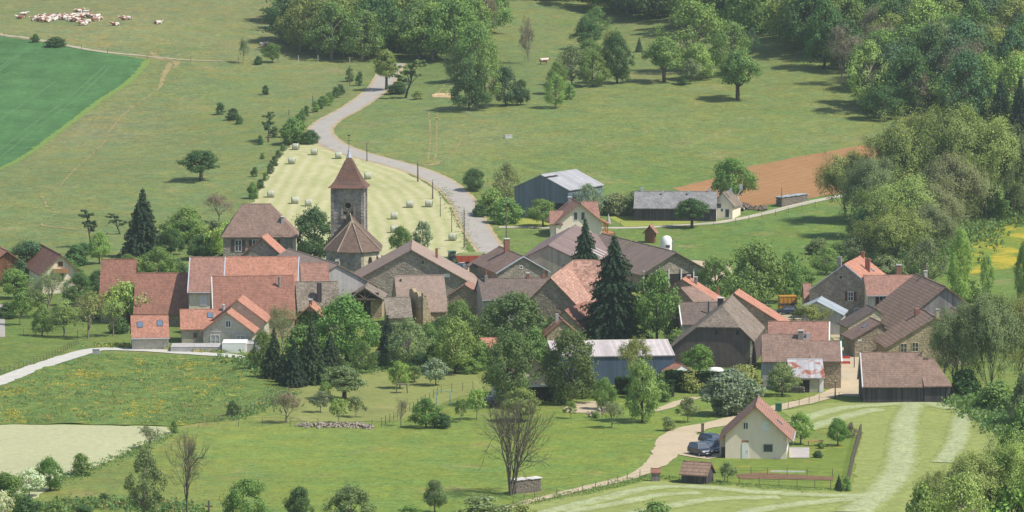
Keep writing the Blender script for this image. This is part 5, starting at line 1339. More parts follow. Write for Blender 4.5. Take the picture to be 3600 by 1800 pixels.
# white hall, cream house with awning
h = House('workshop_hall', 'long workshop hall with a white ribbed roof over blue steel walls', 'hall', (1927, 1202), (2346, 1197), H=5.8, he=4.4, wf=7.6, wb=.8, heb=5.6, roof='metal_white', wall='blue_steel2', og=.1, ov=.2)
h = House('cream_villa', 'cream house mostly hidden by the egg-shaped trees, brown roof and white awning', 'house', (1874, 1262), yaw=100, L=9, H=6.3, he=3.0, W=9.5, roof='tile_brown', wall='cream_y', og=.7, ov=.5)
h.slab('a', -1.6, 3.4, 2.35, 2.55, 'white', 'awning', 0, 1.6); h.slab('a', -1.2, 3.0, 0, 2.2, 'dark', 'glazed_porch', 0, .05); h.win('a', 4.2, 1.2, .8, 1.2)
for u in (-1.5, 3.3): h.slab('a', u-.06, u+.06, -.5, 2.4, 'white', 'awning_post', 1.4, 1.52)
h = House('villa_wing', 'lower brown roof in front right of the cream house with the awning', 'house', (1893, 1300), yaw=98, L=6, H=4.6, he=2.6, W=7.0, roof='tile_brown', wall='cream_y', og=.6)
# dark half-hipped barn group
h = House('big_dark_barn', 'huge barn with a dark brown rendered gable and stone slate half-hipped roof', 'barn', (2541, 1080), (2577, 1037), H=9.2, wf=4.9, wb=8.6, hef=4.4, heb=2.4, hip=(2.6, 0), hz=(6.6, None), roof='lauze_dark', wall='brown_render', og=.35, ov=.35)
h.win('a', -1.5+.8, 5.5, .25, .4, mull=False, fr='dark'); h.win('a', 2.3+.3, 5.5, .25, .4, mull=False, fr='dark'); h.slab('a', 4.55, 4.88, -1, 4.3, 'stone_light', 'corner_stones')
h.chim(5.8, 1.6, -.2, 1.2, .9, 'planks', True)
h = House('barn_roof', 'bright orange tiled roof running down behind the huge dark barn', 'house', (2582, 1034), yaw=80, L=6, H=9.4, wf=8.6, wb=3, hef=4.2, heb=7, roof='tile_orange', wall='stone', og=.2)
h = House('grey_house', 'cream walled house with dark tiles and a tall steel flue', 'house', (2392, 1067), (2560, 1065), H=6.6, he=3.8, W=7.5, roof='tile_dark', wall='cream', og=.3, verge=('white', (0,)))
h.pipe(.4, -2.2, 1.9, .12, 'iron'); h.win('f', -1.5, 2.7, 1.3, 1.2); h.win('a', 1.5, 2, .8, 1)
h = House('orange_gable_house', 'house with a narrow bright orange slope and two chimneys by the lime trees', 'house', (2399, 984), yaw=78, L=5, H=7.4, wf=7, wb=3, hef=3.2, heb=5.4, roof='tile_orange', wall='stone', og=.3)
h.chim(1, -.5, .2, .5, .5, 'brick', True); h.chim(.2, -1.8, .0, .5, .5, 'chim_grey', True); h.chim(3, -5.2, -2.4, .4, .4, 'brick', False, True)
h = House('small_shed', 'little dark planked shed with a brown roof left of the huge dark barn', 'shed', (2366, 1128), yaw=50, L=4, H=3.6, he=2.2, W=3.6, roof='tile_brown', wall='planks', og=.2)
h = House('tool_shed', 'low orange tiled shed roof at the corner of the blue hall', 'shed', (2348, 1270), (2398, 1284), H=3.2, he=2.2, W=3.4, roof='tile_orange', wall='white', og=.1)
# right village
h = House('front_house', 'grey rendered house with a striped red roof, taller half of the front pair', 'house', (2679, 1178), (2843, 1178), H=7.6, he=4.3, W=8.6, roof='tile_brown', wall='grey_render', og=.1)
h.chim(2.3, -.7, .6, .8, .6, 'chim_grey', True); h.chim(3.4, -.5, .4, .5, .5, 'zincflash', False)
h = House('front_house_wing', 'lower half of the front pair with a stone wall and sunlit cream end', 'house', (2848, 1202), (2954, 1202), H=6.6, he=4.3, wf=4.3, wb=4.3, roof='tile_brown', wall='stone', og=.1, verge=('white', (1,)))
h.slab('b', -4.2, 4.2, -1, 4.2, 'stone_light', 'end_wall', -.02, .03)  # paler panel carries the sun's brightness on this end in its colour
h = House('rusty_lean_to', 'lean-to with a rusty and white steel roof against the front house wall', 'lean-to', (2770, 1266), (2888, 1265), H=4.5, he=2.4, wf=3.4, wb=.2, heb=4.45, roof='rusty', wall='block', og=.15)
h.slab('f', -1.2, .4, 0, 1.9, 'dark', 'opening'); h.slab('f', 1.9, 2.5, -.2, 2.1, 'white', 'downpipe', 0, .1)
h = House('rear_house', 'red roof with a white verge directly behind the front pair, under the airy apple tree', 'house', (2705, 1133), (2912, 1134), H=7.0, he=4.0, W=8.5, roof='tile_rose', wall='stone', og=.2, verge=('white', (1,)))
h = House('stone_house', 'tall stone gabled house with one shuttered window and a bright orange slope', 'house', (2969, 932), (3030, 900), H=9.4, wf=4.4, wb=6.0, hef=6.0, heb=4.9, roof='tile_orange', wall='stone_grey', og=.25, verge=('zincflash', (0,)))
h.win('a', 1.1, 4.1, .8, 1.4, shut='shut'); h.win('a', -.6, 7.3, .5, .5, fr='stone_light', mull=False); h.door('a', -.3, 1.1, 2.2, 'skyglass'); h.win('a', 2.2, 1.5, .6, 1.1)
h.chim(-h.L/2+.6, 1.0, 1.3, .9, .7, 'chim_grey', False); h.chim(.5, -2.4, .4, .7, .8, 'brick', False); h.chim(h.L/2-1, -.3, .9, .6, .6, 'brick', False); h.sky('rf', 3.5, -3.4, .7, .6)
h = House('cream_wing', 'cream house under a rose roof with brown shutters joined to the tall stone house', 'house', (3040, 971), (3228, 970), H=7.6, he=5.0, wf=4.4, W=9, roof='tile_rose', wall='cream_y', hip=(0, 1.5), og=.25)
h.win('f', -2.7, 3.9, 1.1, 1.5, shut='shut'); h.win('f', 3.2, 4.0, 1.0, 1.2); h.chim(.6, .6, 1.6, .8, .6, 'brick', True); h.gutter('f')
h = House('long_barn', 'long barn with a wide ribbed brown roof and a grey plank gable', 'barn', (3322, 1010), (3246, 976), H=8.8, wf=6.5, wb=8.6, hef=4.2, heb=2.0, roof='tile_stripe', wall='planks_mid', og=.5, exB=5)
h.chim(h.L/2-5, -.4, .9, .5, .5, 'grey_render', True)
h = House('two_window_house', 'stone house with two white-framed windows and an old brown roof, right of the street', 'house', (3287, 1117), (3248, 1092), H=7.6, wf=5.5, wb=7.4, hef=4.6, heb=3.1, roof='tile_stripe', wall='stone_warm', og=.4, exB=1)
h.win('a', -4.9, 2.9, .9, 1.3, fr='stone_light'); h.win('a', -3.1, 3.0, .9, 1.3, fr='stone_light'); h.chim(h.L/2-1.5, 1.2, .4, 1.1, .7, 'brick', False); h.chim(-h.L/2+1.0, -.6, 1.0, .5, .5, 'stone_light', True)
h = House('open_lean_to', 'open fronted lean-to with a dark bay and a patched orange-brown roof by the street', 'lean-to', (3097, 1136), (3068, 1123), L=6.5, H=5.4, wf=.6, wb=4.4, hef=5.0, heb=3.0, roof='tile_brown', wall='stone', og=.3)
h.slab('a', -.6+.1, 3.1-.6, 0, 3.0, 'dark', 'open_bay'); h.sky('rb', 0, -2.0, .8, .8)
h = House('narrow_house', 'narrow pale house with a dark roof by the small green plot', 'house', (3080, 1090), (3049, 1075), L=6, H=5.8, wf=.8, wb=4.6, hef=5.2, heb=3.2, roof='tile_dark', wall='stone_light', og=.2)
h = House('zinc_shed', 'grey shed with a shiny zinc roof slope in front of the tall stone house', 'shed', (2872, 1062), yaw=80, L=7, H=5.4, wf=4.0, wb=2.6, hef=3.4, heb=4.2, roof='zinc', wall='grey_render', og=.2)
h = House('red_hut', 'small hut with a pink-red roof left of the tall stone house', 'shed', (2850, 1000), (2826, 1000), H=5.0, he=2.6, W=7, hip=(1, 0), roof='tile_rose', wall='stone_light', og=.2)
h = House('wooden_barn', 'wooden barn of dark vertical boards under a long brown roof beside the lane', 'barn', (3028, 1243), (3238, 1242), H=6.8, he=2.7, W=9, roof='tile_brown', wall='planks', og=.15, verge=('concrete', (0,)))
h = House('barn_extension', 'right end bay of the wooden barn with a lower hipped roof', 'barn', (3230, 1264), (3283, 1263), H=5.9, he=2.7, W=9.0, hip=(0, 1.6), roof='tile_brown', wall='planks', og=.15)
# white house
h = House('white_house', 'pale cream gabled house with a red roof, cars parked at its left side', 'house', (2657, 1430), (2666, 1401), H=7.1, W=8.2, he=3.3, roof='tile_rose', wall='cream', og=.7, ov=.95, L=9.6)
h.win('a', -1.35, 4.5, .55, .85); h.win('a', 1.35, 4.5, .75, 1.1, fr='white', pane='white'); h.door('a', -1.4, .85, 2.1, 'white'); h.slab('a', -1.85, -.95, 2.25, 2.5, 'woodl', 'door_light'); h.win('a', 1.7, 1.5, 1.2, 1.0, mull=False, fr='concrete')
h.sky('rf', 0, -4.2, .7, .9); h.gutter('f', ov=.95)
m = MB(); m.box(h.xa+2.5, h.xb-.3, h.yb, h.yb+.9, -1, 2.6); m.build('side_store', M['cream'], h.root)
h = House('garden_shed', 'small board shed with reddish tiled roof in front of the white house', 'shed', (2408, 1625), (2496, 1630), H=2.6, he=1.4, W=2.7, roof='tile_stripe', wall='planks', og=.25, ov=.35)
h = House('hutch', 'tiny tiled hutch at the lane edge, smaller than the garden shed', 'hutch', (2290, 1651), (2320, 1651), H=1.5, he=1.1, W=1.0, roof='tile_red', wall='planks_mid', og=.1, ov=.1)
h = House('playhouse', 'children\'s wooden playhouse on legs with a red roof on the meadow', 'playhouse', (2284, 795), yaw=80, L=2.2, H=3.3, he=2.2, W=1.9, roof='tile_rose', wall='planks_brown', og=.3)
h = House('pavilion', 'low tiled roof peeping between the garden bushes in the middle', 'house', (1695, 1192), (1752, 1190), H=3.0, he=2.0, W=4.2, roof='tile_orange', wall='stone_warm')

h = House('house', 'brown roofed house part with a broad chimney below the narrow orange slope', 'house', (2396, 1014), (2440, 1010), H=6.6, he=4.4, W=7, hip=(0, 2), roof='tile_brown', wall='stone', og=.2)
h = House('barn_annex', 'grey walled annex with a small gable roof at the far right of the long barn', 'outbuilding', (3374, 1098), (3345, 1084), H=5.6, he=3.8, W=6, roof='tile_brown', wall='grey_render', og=.3, verge=('zincflash', (0,)))
# ============================================================ THINGS
# --- hay bales
BALE = ground_mat('pale_hay', alb(214, 218, 198), vars_=((2.5, .12), (8, .1)), bump=.3)
BALE_E = plain('shaded_bale_end', alb(140, 150, 122), .95, var=.2, scale=5)  # darker colour has the shade on the bale ends painted in
def bale():
    r = empty('hay_bale', (0, 0, 0)); m = MB(); n = 18; rg = [(-.62, .58), (-.6, .64), (-.3, .655), (0, .645), (.3, .655), (.6, .64), (.62, .58)]
    m.loft([[(x, q*math.cos(2*math.pi*k/n), .62+q*math.sin(2*math.pi*k/n)) for k in range(n)] for x, q in rg]); m.build('wrapped_roll', BALE, r, True)
    for e in (-1, 1):
        m = MB(); m.loft([[(e*(.618+d), q*math.cos(2*math.pi*k/n), .62+q*math.sin(2*math.pi*k/n)) for k in range(n)] for q, d in (((.57, 0), (.56, .012), (.35, .012), (.33, .004), (.12, .012)))][::e]); m.build('end_face', BALE_E, r)
    return reg(r)
b0 = bale()
for i, (x, y, rz, l) in enumerate([(1040, 527, -14, 'hay bale in the top left corner of the hay field by the hedge'), (1105, 545, -5, 'hay bale second along the top of the hay field'), (1190, 558, 4, 'hay bale half hidden behind the church spire'),
    (1026, 577, -6, 'hay bale below the top left corner one'), (1293, 630, 6, 'hay bale just right of the church spire'), (952, 694, -2, 'hay bale lying at the left side of the hay field above the manor'), (1037, 716, 8, 'hay bale above the dark tree, left of its neighbour'), (1084, 725, 3, 'hay bale right above the dark tree by the church'),
    (1441, 730, -2, 'hay bale left of the pair in the right part of the hay field'), (1508, 728, -10, 'hay bale right of the pair in the right part of the hay field'), (1386, 771, 2, 'hay bale alone in the middle right of the hay field'), (1386, 818, 6, 'hay bale behind the round tree at the foot of the hay field'), (1591, 846, -12, 'hay bale nearest the road at the foot of the hay field')]):
    o = b0 if i == 0 else copy_tree(b0); o.location = at(x, y); o.scale = (1.12,)*3; o.rotation_euler = (0, 0, R(rz)); tag(o, l, 'hay bale', 'wrapped hay bales lying on the hay field')
# --- cows
def cow_mat():
    k = NT('cow_hide', .9); oi = k.n('ShaderNodeObjectInfo'); P = k.obj(); ad = k.n('ShaderNodeVectorMath', operation='ADD'); k.l(P, ad.inputs[0]); sc = k.n('ShaderNodeVectorMath', operation='SCALE'); cb = k.n('ShaderNodeCombineXYZ')
    k.l(oi.outputs['Random'], cb.inputs[0]); k.l(cb.outputs[0], sc.inputs[0]); sc.inputs['Scale'].default_value = 40; k.l(sc.outputs[0], ad.inputs[1])
    n = k.noise(ad.outputs[0], 1.1, 1, .3); return k.out(k.mix(k.mr(n, .50, .54, 0, 1), (.68, .62, .54), (.28, .12, .07)))
COW = cow_mat(); MUZ = plain('cow_face', (.62, .5, .45), .9)
def ell(cx, cz, ry, rz, x, n=12): return [(x, cx+ry*math.cos(2*math.pi*k/n), cz+rz*math.sin(2*math.pi*k/n)) for k in range(n)]
def cow(lying):
    r = empty('cow', (0, 0, 0)); m = MB(); z = .48 if lying else 1.05
    m.loft([ell(0, z, .08, .1, -1.12), ell(0, z+.03, .30, .32, -1.0), ell(0, z, .42, .42, -.6), ell(0, z-.04, .50, .46, 0), ell(0, z-.02, .44, .45, .5), ell(0, z+.06, .32, .40, .82), ell(.05, z+.25, .19, .26, 1.08), ell(.12, z+.42, .15, .18, 1.3), ell(.16, z+.45, .14, .16, 1.45), ell(.18, z+.36, .09, .11, 1.68), ell(.18, z+.33, .06, .07, 1.76)])
    if lying:
        for sy in (-1, 1): m.tube([(.7, .25*sy, .3), (.95, .42*sy, .12), (.55, .5*sy, .08)], [.13, .09, .07], 6); m.tube([(-.65, .3*sy, .35), (-.25, .58*sy, .14), (-.75, .66*sy, .08)], [.2, .12, .07], 6)
    else:
        for x in (-.8, .65):
            for sy in (-1, 1): m.tube([(x, .22*sy, .95), (x+(.08 if x < 0 else 0), .22*sy, .5), (x-(.05 if x < 0 else 0), .22*sy, 0)], [.17, .09, .07], 6)
    m.tube([(-1.1, 0, z+.2), (-1.22, .05, z-.1), (-1.15, .1, max(.08, z-.5))], [.05, .03, .04], 5)
    for sy in (-1, 1): m.tube([(1.36, .12+.1*sy, z+.52), (1.33, .12+.3*sy, z+.5)], [.05, .02], 5); m.tube([(1.42, .12+.07*sy, z+.58), (1.44, .12+.15*sy, z+.7)], [.03, .01], 4)
    m.build('body', COW, r, True); return reg(r)
c0, c1 = cow(True), cow(False); rn = random.Random(21); used = {0: False, 1: False}
cows = [(1175, 0), (233, 0)]
cp = [(68, 62, 1), (60, 66, 0), (105, 72, 0), (112, 66, 0), (118, 75, 0), (124, 70, 0), (130, 64, 0), (136, 72, 0), (140, 78, 0), (146, 62, 0), (150, 70, 0), (156, 66, 0), (160, 73, 0), (166, 62, 0), (168, 69, 0), (175, 68, 0), (186, 66, 0), (190, 62, 0), (196, 70, 0), (202, 65, 0), (206, 60, 0), (212, 68, 0), (216, 62, 0), (222, 58, 0), (226, 66, 0), (232, 60, 0), (236, 52, 1), (240, 64, 0), (246, 56, 0), (252, 60, 0), (258, 54, 1), (264, 60, 0), (270, 56, 0), (276, 62, 0), (284, 66, 0), (292, 62, 0), (300, 68, 0), (292, 71, 0), (230, 74, 0), (240, 77, 0), (252, 84, 0), (262, 80, 0), (250, 89, 0), (214, 76, 0), (288, 74, 0)]
for i, (x, y, st) in enumerate(cp):
    src = c1 if st else c0; o = copy_tree(src) if used[st] else src; used[st] = True
    o.location = at(x*1.16+2, y*1.0+0); o.rotation_euler = (0, 0, rn.choice([0, math.pi])+rn.uniform(-.7, .7)); o.scale = [rn.uniform(.95, 1.12)]*3
    if i < 2: tag(o, ['brown and white cow standing at the far left of the herd', 'white cow lying beside the standing one at the far left of the herd'][i], 'cow', 'brown and white cows in the far pasture')
    else: tag(o, ('brown and white cow standing in the packed herd on the far pasture' if st else 'brown and white cow lying in the packed herd on the far pasture'), 'cow', 'standing cows in the packed herd' if st else 'lying cows in the packed herd')
for x, y, st, l in ((405, 90, 0, 'white cow lying just below the right end of the herd'), (434, 70, 0, 'white cow lying left in the pair right of the herd'), (452, 68, 0, 'brown and white cow lying right in the pair right of the herd'), (556, 84, 0, 'single white cow lying farthest right on the far pasture'), (929, 168, 1, 'white cow standing by the round tree at the pasture fence'), (1912, 226, 1, 'brown and white cow standing on the slope below the leafless tree')):
    o = copy_tree(c1 if st else c0); o.location = at(x, y); o.rotation_euler = (0, 0, .3 if x > 500 else 2.9); tag(o, l, 'cow', 'brown and white cows in the far pasture')
# --- cars
M['carglass'] = plain('car_window_glass', (.07, .09, .12), .08, var=.1, spec=.9)
def paint(name, col, met=.0): return plain(name, col, .25, met, .03, 2, .6)
def car(name, loc, rz, col, label, L=4.4, W=1.8, H=1.5, cat='car', kindb='hatch', group=None):
    r = empty(name, loc, R(rz), label, cat, group); h = L/2; hb = H*.55
    low = dict(hatch=[(-h, .35), (-h, hb*.9), (-h+.1, hb+.05), (-h+.28, H*.94), (-h+.7, H), (h*.18, H), (h*.48, hb+.1), (h*.92, hb-.05), (h, hb*.75), (h, .32)],
               van=[(-h, .35), (-h, H*.95), (-h+.1, H), (h*.45, H), (h*.75, hb+.1), (h*.97, hb-.05), (h, .4), (h, .32)])[kindb]
    def sec(y, inset, zs):
        return [(x*(1-.02*inset), y, z) for x, z in low]
    def wy(z): return W/2 if z < hb+.12 else W/2-.02-(z-hb)/(H-hb)*.22
    m = MB(); a = [(x, wy(z), z) for x, z in low]; b = [(x, -wy(z), z) for x, z in low]; n = len(low)
    m.face(a); m.face(b[::-1])
    for i in range(n): j = (i+1) % n; m.face([a[j], a[i], b[i], b[j]])
    m.build('body', paint(name+'_paint', col), r)
    g = MB(); gl = [(-h+.42, hb+.1), (-h+.55, H*.9), (h*.14, H*.92), (h*.42, hb+.1)] if kindb == 'hatch' else [(h*.2, hb+.15), (h*.2, H*.92), (h*.46, H*.92), (h*.66, hb+.15)]
    for s_ in (-1, 1):
        pts = [(x, s_*(wy(z)+.012), z) for x, z in gl]; g.face(pts if s_ < 0 else pts[::-1])
    q = low[5:7] if kindb == 'hatch' else low[3:5]
    def strip(p, q_, t0, t1, o_=.015):
        (x0, z0), (x1, z1) = p, q_; A = (x0+(x1-x0)*t0, z0+(z1-z0)*t0); B = (x0+(x1-x0)*t1, z0+(z1-z0)*t1); e = o_ if x1 > x0 else -o_
        w0, w1 = wy(A[1])-.1, wy(B[1])-.1; return [(A[0]+e, w0, A[1]+o_), (A[0]+e, -w0, A[1]+o_), (B[0]+e, -w1, B[1]+o_), (B[0]+e, w1, B[1]+o_)]
    g.face(strip(q[0], q[1], .12, .95)); 
    if kindb == 'hatch': s_ = strip(low[2], low[3], .2, .9); g.face([(x-.03, y, z) for x, y, z in s_])
    g.build('windows', M['carglass'], r)
    for sx in (-.31, .31):
        for sy in (-1, 1):
            t = MB(); x = sx*L; y = sy*(W/2-.1); t.tube([(x, y-.1*sy, .33), (x, y+.12*sy, .33)], .33, 14); w_ = t.build('wheel', M['tyre'], r)
            t = MB(); t.tube([(x, y+.12*sy, .33), (x, y+.135*sy, .33)], .19, 10); t.build('rim', M['rim'], w_)
    for sy in (-1, 1):
        t = MB(); t.box(h-.05, h+.03, sy*W*.36-.16, sy*W*.36+.16, hb*.72, hb*.9); t.build('headlight', M['white'], r)
    t = MB(); t.box(h, h+.04, -.26, .26, .42, .54); t.build('number_plate', M['white'], r)
    return r
NAVY = (.016, .024, .05); SIL = (.45, .47, .5)
car('parked_car', at(2462, 1600), -62, NAVY, 'dark blue off-road car nearest on the sandy yard of the white house', 4.1, 1.75, 1.7)
car('parked_car', at(2492, 1590), -60, (.35, .06, .07), 'red car half hidden behind the dark blue off-road car', 4.0, 1.7, 1.4)
car('parked_car', at(2512, 1582), -60, (.04, .044, .055), 'black car parked behind the red one against the white house', 4.3, 1.75, 1.4)
car('parked_car', at(2505, 1562), -55, (.07, .10, .14), 'farthest dark grey car in the row beside the white house', 4.4, 1.75, 1.45)
car('parked_car', at(1730, 1424), 80, SIL, 'silver car parked under the left egg-shaped tree', 4.3, 1.75, 1.45)
car('parked_car', at(2765, 1106), -172, (.6, .6, .6), 'white car on the yard before the yellow container', 4.0, 1.7, 1.45)
car('parked_car', at(2966, 1118), 5, (.5, .6, .7), 'pale blue van at the foot of the tall stone house', 4.8, 1.9, 1.9, 'van', 'van')
car('parked_car', at(1622, 952), 75, SIL, 'silver car on the village yard by the broad stone barn', 4.2, 1.75, 1.45)
car('parked_car', at(1664, 985), 95, (.03, .04, .05), 'dark car in the gap behind the outhouse of the stone barn', 4.2, 1.75, 1.45)
def tractor(loc, rz, label):
    r = empty('tractor', loc, R(rz), label, 'tractor'); G = paint('tractor_green', (.03, .16, .07))
    m = MB(); m.box(-.4, 1.7, -.4, .4, .8, 1.45); m.box(1.6, 1.8, -.36, .36, .85, 1.35); m.build('bonnet', G, r)
    m = MB(); m.prism([(-1.3, -.75, 2.55), (.1, -.75, 2.55), (.1, .75, 2.55), (-1.3, .75, 2.55)], (0, 0, -.12)); m.build('cab_roof', G, r)
    m = MB(); m.prism([(-1.2, -.65, 2.42), (0, -.65, 2.42), (0, .65, 2.42), (-1.2, .65, 2.42)], (0, 0, -1.3)); m.build('cab_glass', M['glass'], r)
    for x, rr, wd in ((-.9, .85, .45), (1.2, .55, .3)):
        for sy in (-1, 1):
            t = MB(); t.tube([(x, sy*.65, rr), (x, sy*(.65+wd), rr)], rr, 16); w_ = t.build('wheel', M['tyre'], r); t = MB(); t.tube([(x, sy*(.65+wd), rr), (x, sy*(.66+wd), rr)], rr*.5, 10); t.build('rim', G, w_)
    for sy in (-1, 1): t = MB(); t.tube([(-1.75, sy*.85, 1.0), (-1.5, sy*.85, 1.75), (-.9, sy*.85, 2.0), (-.2, sy*.85, 1.7)], .12, 5); t.build('mudguard', G, r)
tractor(at(1578, 930), 195, 'green tractor with a cab behind the broad stone barn')
def trailer(loc, rz):
    r = empty('farm_trailer', loc, R(rz), 'red farm trailer loaded with cut grass beside the green tractor', 'trailer'); P = paint('trailer_red', (.42, .07, .04)); m = MB()
    m.loft([[(-2.8, -1.0, .9), (2.8, -1.0, .9), (2.8, 1.0, .9), (-2.8, 1.0, .9)], [(-3.2, -1.25, 2.1), (3.2, -1.25, 2.1), (3.2, 1.25, 2.1), (-3.2, 1.25, 2.1)]])
    for x in (-2, -.7, .7, 2): m.box(x-.05, x+.05, -1.3, -1.16, .95, 2.15)
    m.build('tub', P, r); m = MB(); rr = random.Random(2); n = 12
    m.loft([[(x*s, y*s, 2.08+h_) for x, y in [(-3, -1.1), (-1, -1.12), (1, -1.12), (3, -1.1), (3, 1.1), (1, 1.12), (-1, 1.12), (-3, 1.1)]] for s, h_ in ((1, 0), (.8, .35), (.4, .55))]); m.build('load', plain('grass_load', alb(150, 160, 105), .95, var=.3, scale=4), r)
    for x in (-.8, .8):
        for sy in (-1, 1): t = MB(); t.tube([(x, sy*.8, .5), (x, sy*1.1, .5)], .5, 12); t.build('wheel', M['tyre'], r)
    t = MB(); t.box(2.6, 4.2, -.1, .1, .7, .85); t.build('drawbar', P, r)
trailer(at(1660, 936), 8)
def skip(loc, rz):
    r = empty('yellow_container', loc, R(rz), 'bright yellow container standing in the shade of the lime trees', 'container'); P = paint('container_yellow', (.55, .27, .04)); m = MB()
    m.box(-1.5, 1.5, -1.1, 1.1, .3, 2.6)
    for x in (-1.4, -.7, 0, .7, 1.4): m.box(x-.05, x+.05, -1.17, -1.1, .35, 2.6)
    m.box(-1.55, 1.55, -1.16, 1.16, 2.6, 2.7); m.build('box', P, r); m = MB(); m.box(-1.52, 1.52, -1.19, -1.1, 1.2, 1.5); m.build('stripe', M['iron'], r)
skip(at(2768, 1094), 6)
# --- poles
def pole(px, py, top, label, cross=False, lamp=False, group=None, name='utility_pole', rad=.13):
    p = at(px, py); h = (py-top)/(FPX/p.y); r = empty(name, p, 0, label, 'street lamp' if lamp else 'pole', group); m = MB(); m.tube([(0, 0, -.5), (0, 0, h)], [rad, rad*.65], 7); m.build('shaft', M['post'] if not lamp else M['iron'], r)
    if cross: m = MB(); m.box(-.6, .6, -.05, .05, h-.5, h-.38); m.build('crossarm', M['post'], r)
    if not lamp:
        for x in ((-.45, .45) if cross else (0,)): m = MB(); m.cyl(x, -.1 if not cross else 0, h-.38, h-.18, .06, 6); m.build('insulator', M['white'], r)
    if lamp: m = MB(); m.tube([(0, 0, h-.3), (.35, 0, h), (.8, 0, h+.05)], .04, 5); m.build('arm', M['iron'], r); m = MB(); m.box(.55, 1.15, -.12, .12, h-.02, h+.1); m.build('lamp_head', M['white'], r)
    return p+Vector((0, 0, h-.2))
P1 = [pole(1290, 568, 492, 'wooden pole between hay field and road, just right of the spire top', group='poles along the hay field'), pole(1469, 639, 566, 'stout wooden pole on the field edge near the track junction', group='poles along the hay field', rad=.18), pole(1521, 700, 632, 'wooden pole on the hay field edge, right of the stout one', group='poles along the hay field', rad=.16),
      pole(1548, 762, 684, 'thin pole on the lower edge of the hay field', group='poles along the hay field', rad=.09), pole(1588, 817, 734, 'thin pole by the road near the lowest hay bale', group='poles along the hay field', rad=.09), pole(1632, 870, 729, 'tall pole between the road and the lowest hay bale', group='poles along the hay field', cross=False, rad=.14)]
P2 = [pole(1780, 838, 688, 'tall pole in front of the roadside bushes'), pole(2006, 688, 630, 'pole standing against the pale roof of the blue barn'), pole(2748, 728, 650, 'tall thin pole at the left end of the long log stack', rad=.1)]
P3 = [pole(1230, 298, 221, 'pole high on the bank by the wood'), pole(1190, 320, 288, 'short pole below the wood on the bank'), pole(1100, 365, 329, 'pole above the middle of the roadside bank hedge'), pole(1016, 405, 378, 'short pole at the lower end of the roadside bank hedge')]
pole(2935, 1360, 1305, 'thin pole by the lane in front of the stone end wall'); pole(3003, 1294, 1196, 'tall slim lamp post in the street left of the wooden barn', lamp=True, rad=.08)
pole(1193, 960, 868, 'street lamp in front of the church choir wall', lamp=True, rad=.09); pole(1538, 900, 872, 'curved street lamp on the yard edge behind the stone barn', lamp=True, rad=.07); pole(2898, 1090, 1020, 'green lamp post against the tall stone house', lamp=True, rad=.07); pole(2936, 1402, 1330, 'pole at the start of the upper lane fence', rad=.12)
def wire(a, b, sag, label):
    pts = [a+(b-a)*t+Vector((0, 0, -4*sag*t*(1-t))) for t in np.linspace(0, 1, 12)]; m = MB(); m.tube(pts, .018, 3); o = m.build('power_line', M['iron']); tag(o, label, 'wire')
wire(P1[5], P2[0], 2.5, 'sagging wire crossing the road from the tall field pole'); wire(P1[0], P1[1], 1.5, 'wire between the two upper poles on the hay field edge')
# --- fences
def fence(ptsF, sp_, h, label, full=False, rail=False, rad=.05, name='post_fence', mat='post', jit=.2, rails=(.95, .55)):
    k = 1 if full else KF; P = [v2(at(x*k, y*k)) for x, y in ptsF]; Q = []; acc = 0; rn_ = random.Random(label)
    for a, b in zip(P[:-1], P[1:]):
        L = (b-a).length; n = max(1, round(L/sp_)); Q += [a+(b-a)*(i/n) for i in range(n)]
    Q.append(P[-1]); n = len(Q)
    if n > 99: st = n/99; Q = [Q[int(i*st)] for i in range(99)]
    r = empty(name, (Q[0].x, Q[0].y, tz(*Q[0])), 0, label, 'fence'); o3 = r.location; ms = []
    for v in range(3):
        m = MB(); m.tube([(0, 0, -.4), (rn_.uniform(-.06, .06), rn_.uniform(-.06, .06), h*rn_.uniform(.85, 1.1))], [rad, rad*.85], 5); ms.append(m)
    pr = [m.build('post', M[mat], r) for m in ms]; used_ = [0, 0, 0]
    tops = []
    for i, q in enumerate(Q):
        v = rn_.randrange(3); o = pr[v] if not used_[v] else pr[v].copy()
        if used_[v]: COL.objects.link(o); o.parent = r
        used_[v] = 1; o.location = (q.x-o3.x, q.y-o3.y, tz(q.x, q.y)-o3.z); tops.append(Vector((q.x-o3.x, q.y-o3.y, tz(q.x, q.y)-o3.z)))
    for v in range(3):
        if not used_[v]: bpy.data.objects.remove(pr[v])
    m = MB()
    for f in rails: m.tube([t+Vector((0, 0, h*f)) for t in tops], .012 if not rail else .05, 3 if not rail else 5)
    m.build('rails' if rail else 'wires', M['iron'] if not rail else M[mat], r); return r
fence([(1290, 1270), (1345, 1254), (1400, 1246), (1465, 1238), (1530, 1222), (1578, 1206), (1640, 1194)], 3.2, 1.1, 'wooden post fence along the lower side of the sandy lane')
fence([(1955, 1034), (2010, 1022), (2060, 1010), (2110, 1003), (2165, 1003)], 3.0, 1.05, 'post fence along the upper lane towards the wooden barn')
fence([(1785, 1210), (1860, 1218), (1960, 1226), (2050, 1228), (2090, 1230)], 2.6, 1.3, 'wire fence with tall posts in front of the vegetable garden')
fence([(1850, 1194), (1930, 1196), (2030, 1198), (2095, 1200)], 2.6, 1.1, 'wire fence along the back of the vegetable bed')
fence([(2134, 1222), (2140, 1190), (2152, 1140), (2166, 1094)], .8, 1.5, 'dense dark stake fence on the right side of the white house garden', rad=.1, jit=.1)
fence([(0, 942), (60, 925), (110, 908), (160, 886), (196, 866)], 1.6, 1.0, 'dense post fence left above the white gravel track')
fence([(60, 845), (120, 850), (195, 845)], 5, 1.3, 'sparse fence posts under the trees of the left lawn')
fence([(500, 1075), (560, 1060), (620, 1040), (680, 1010), (770, 972)], 2.2, 1.3, 'green wire fence on the edge of the rough meadow', rad=.04)
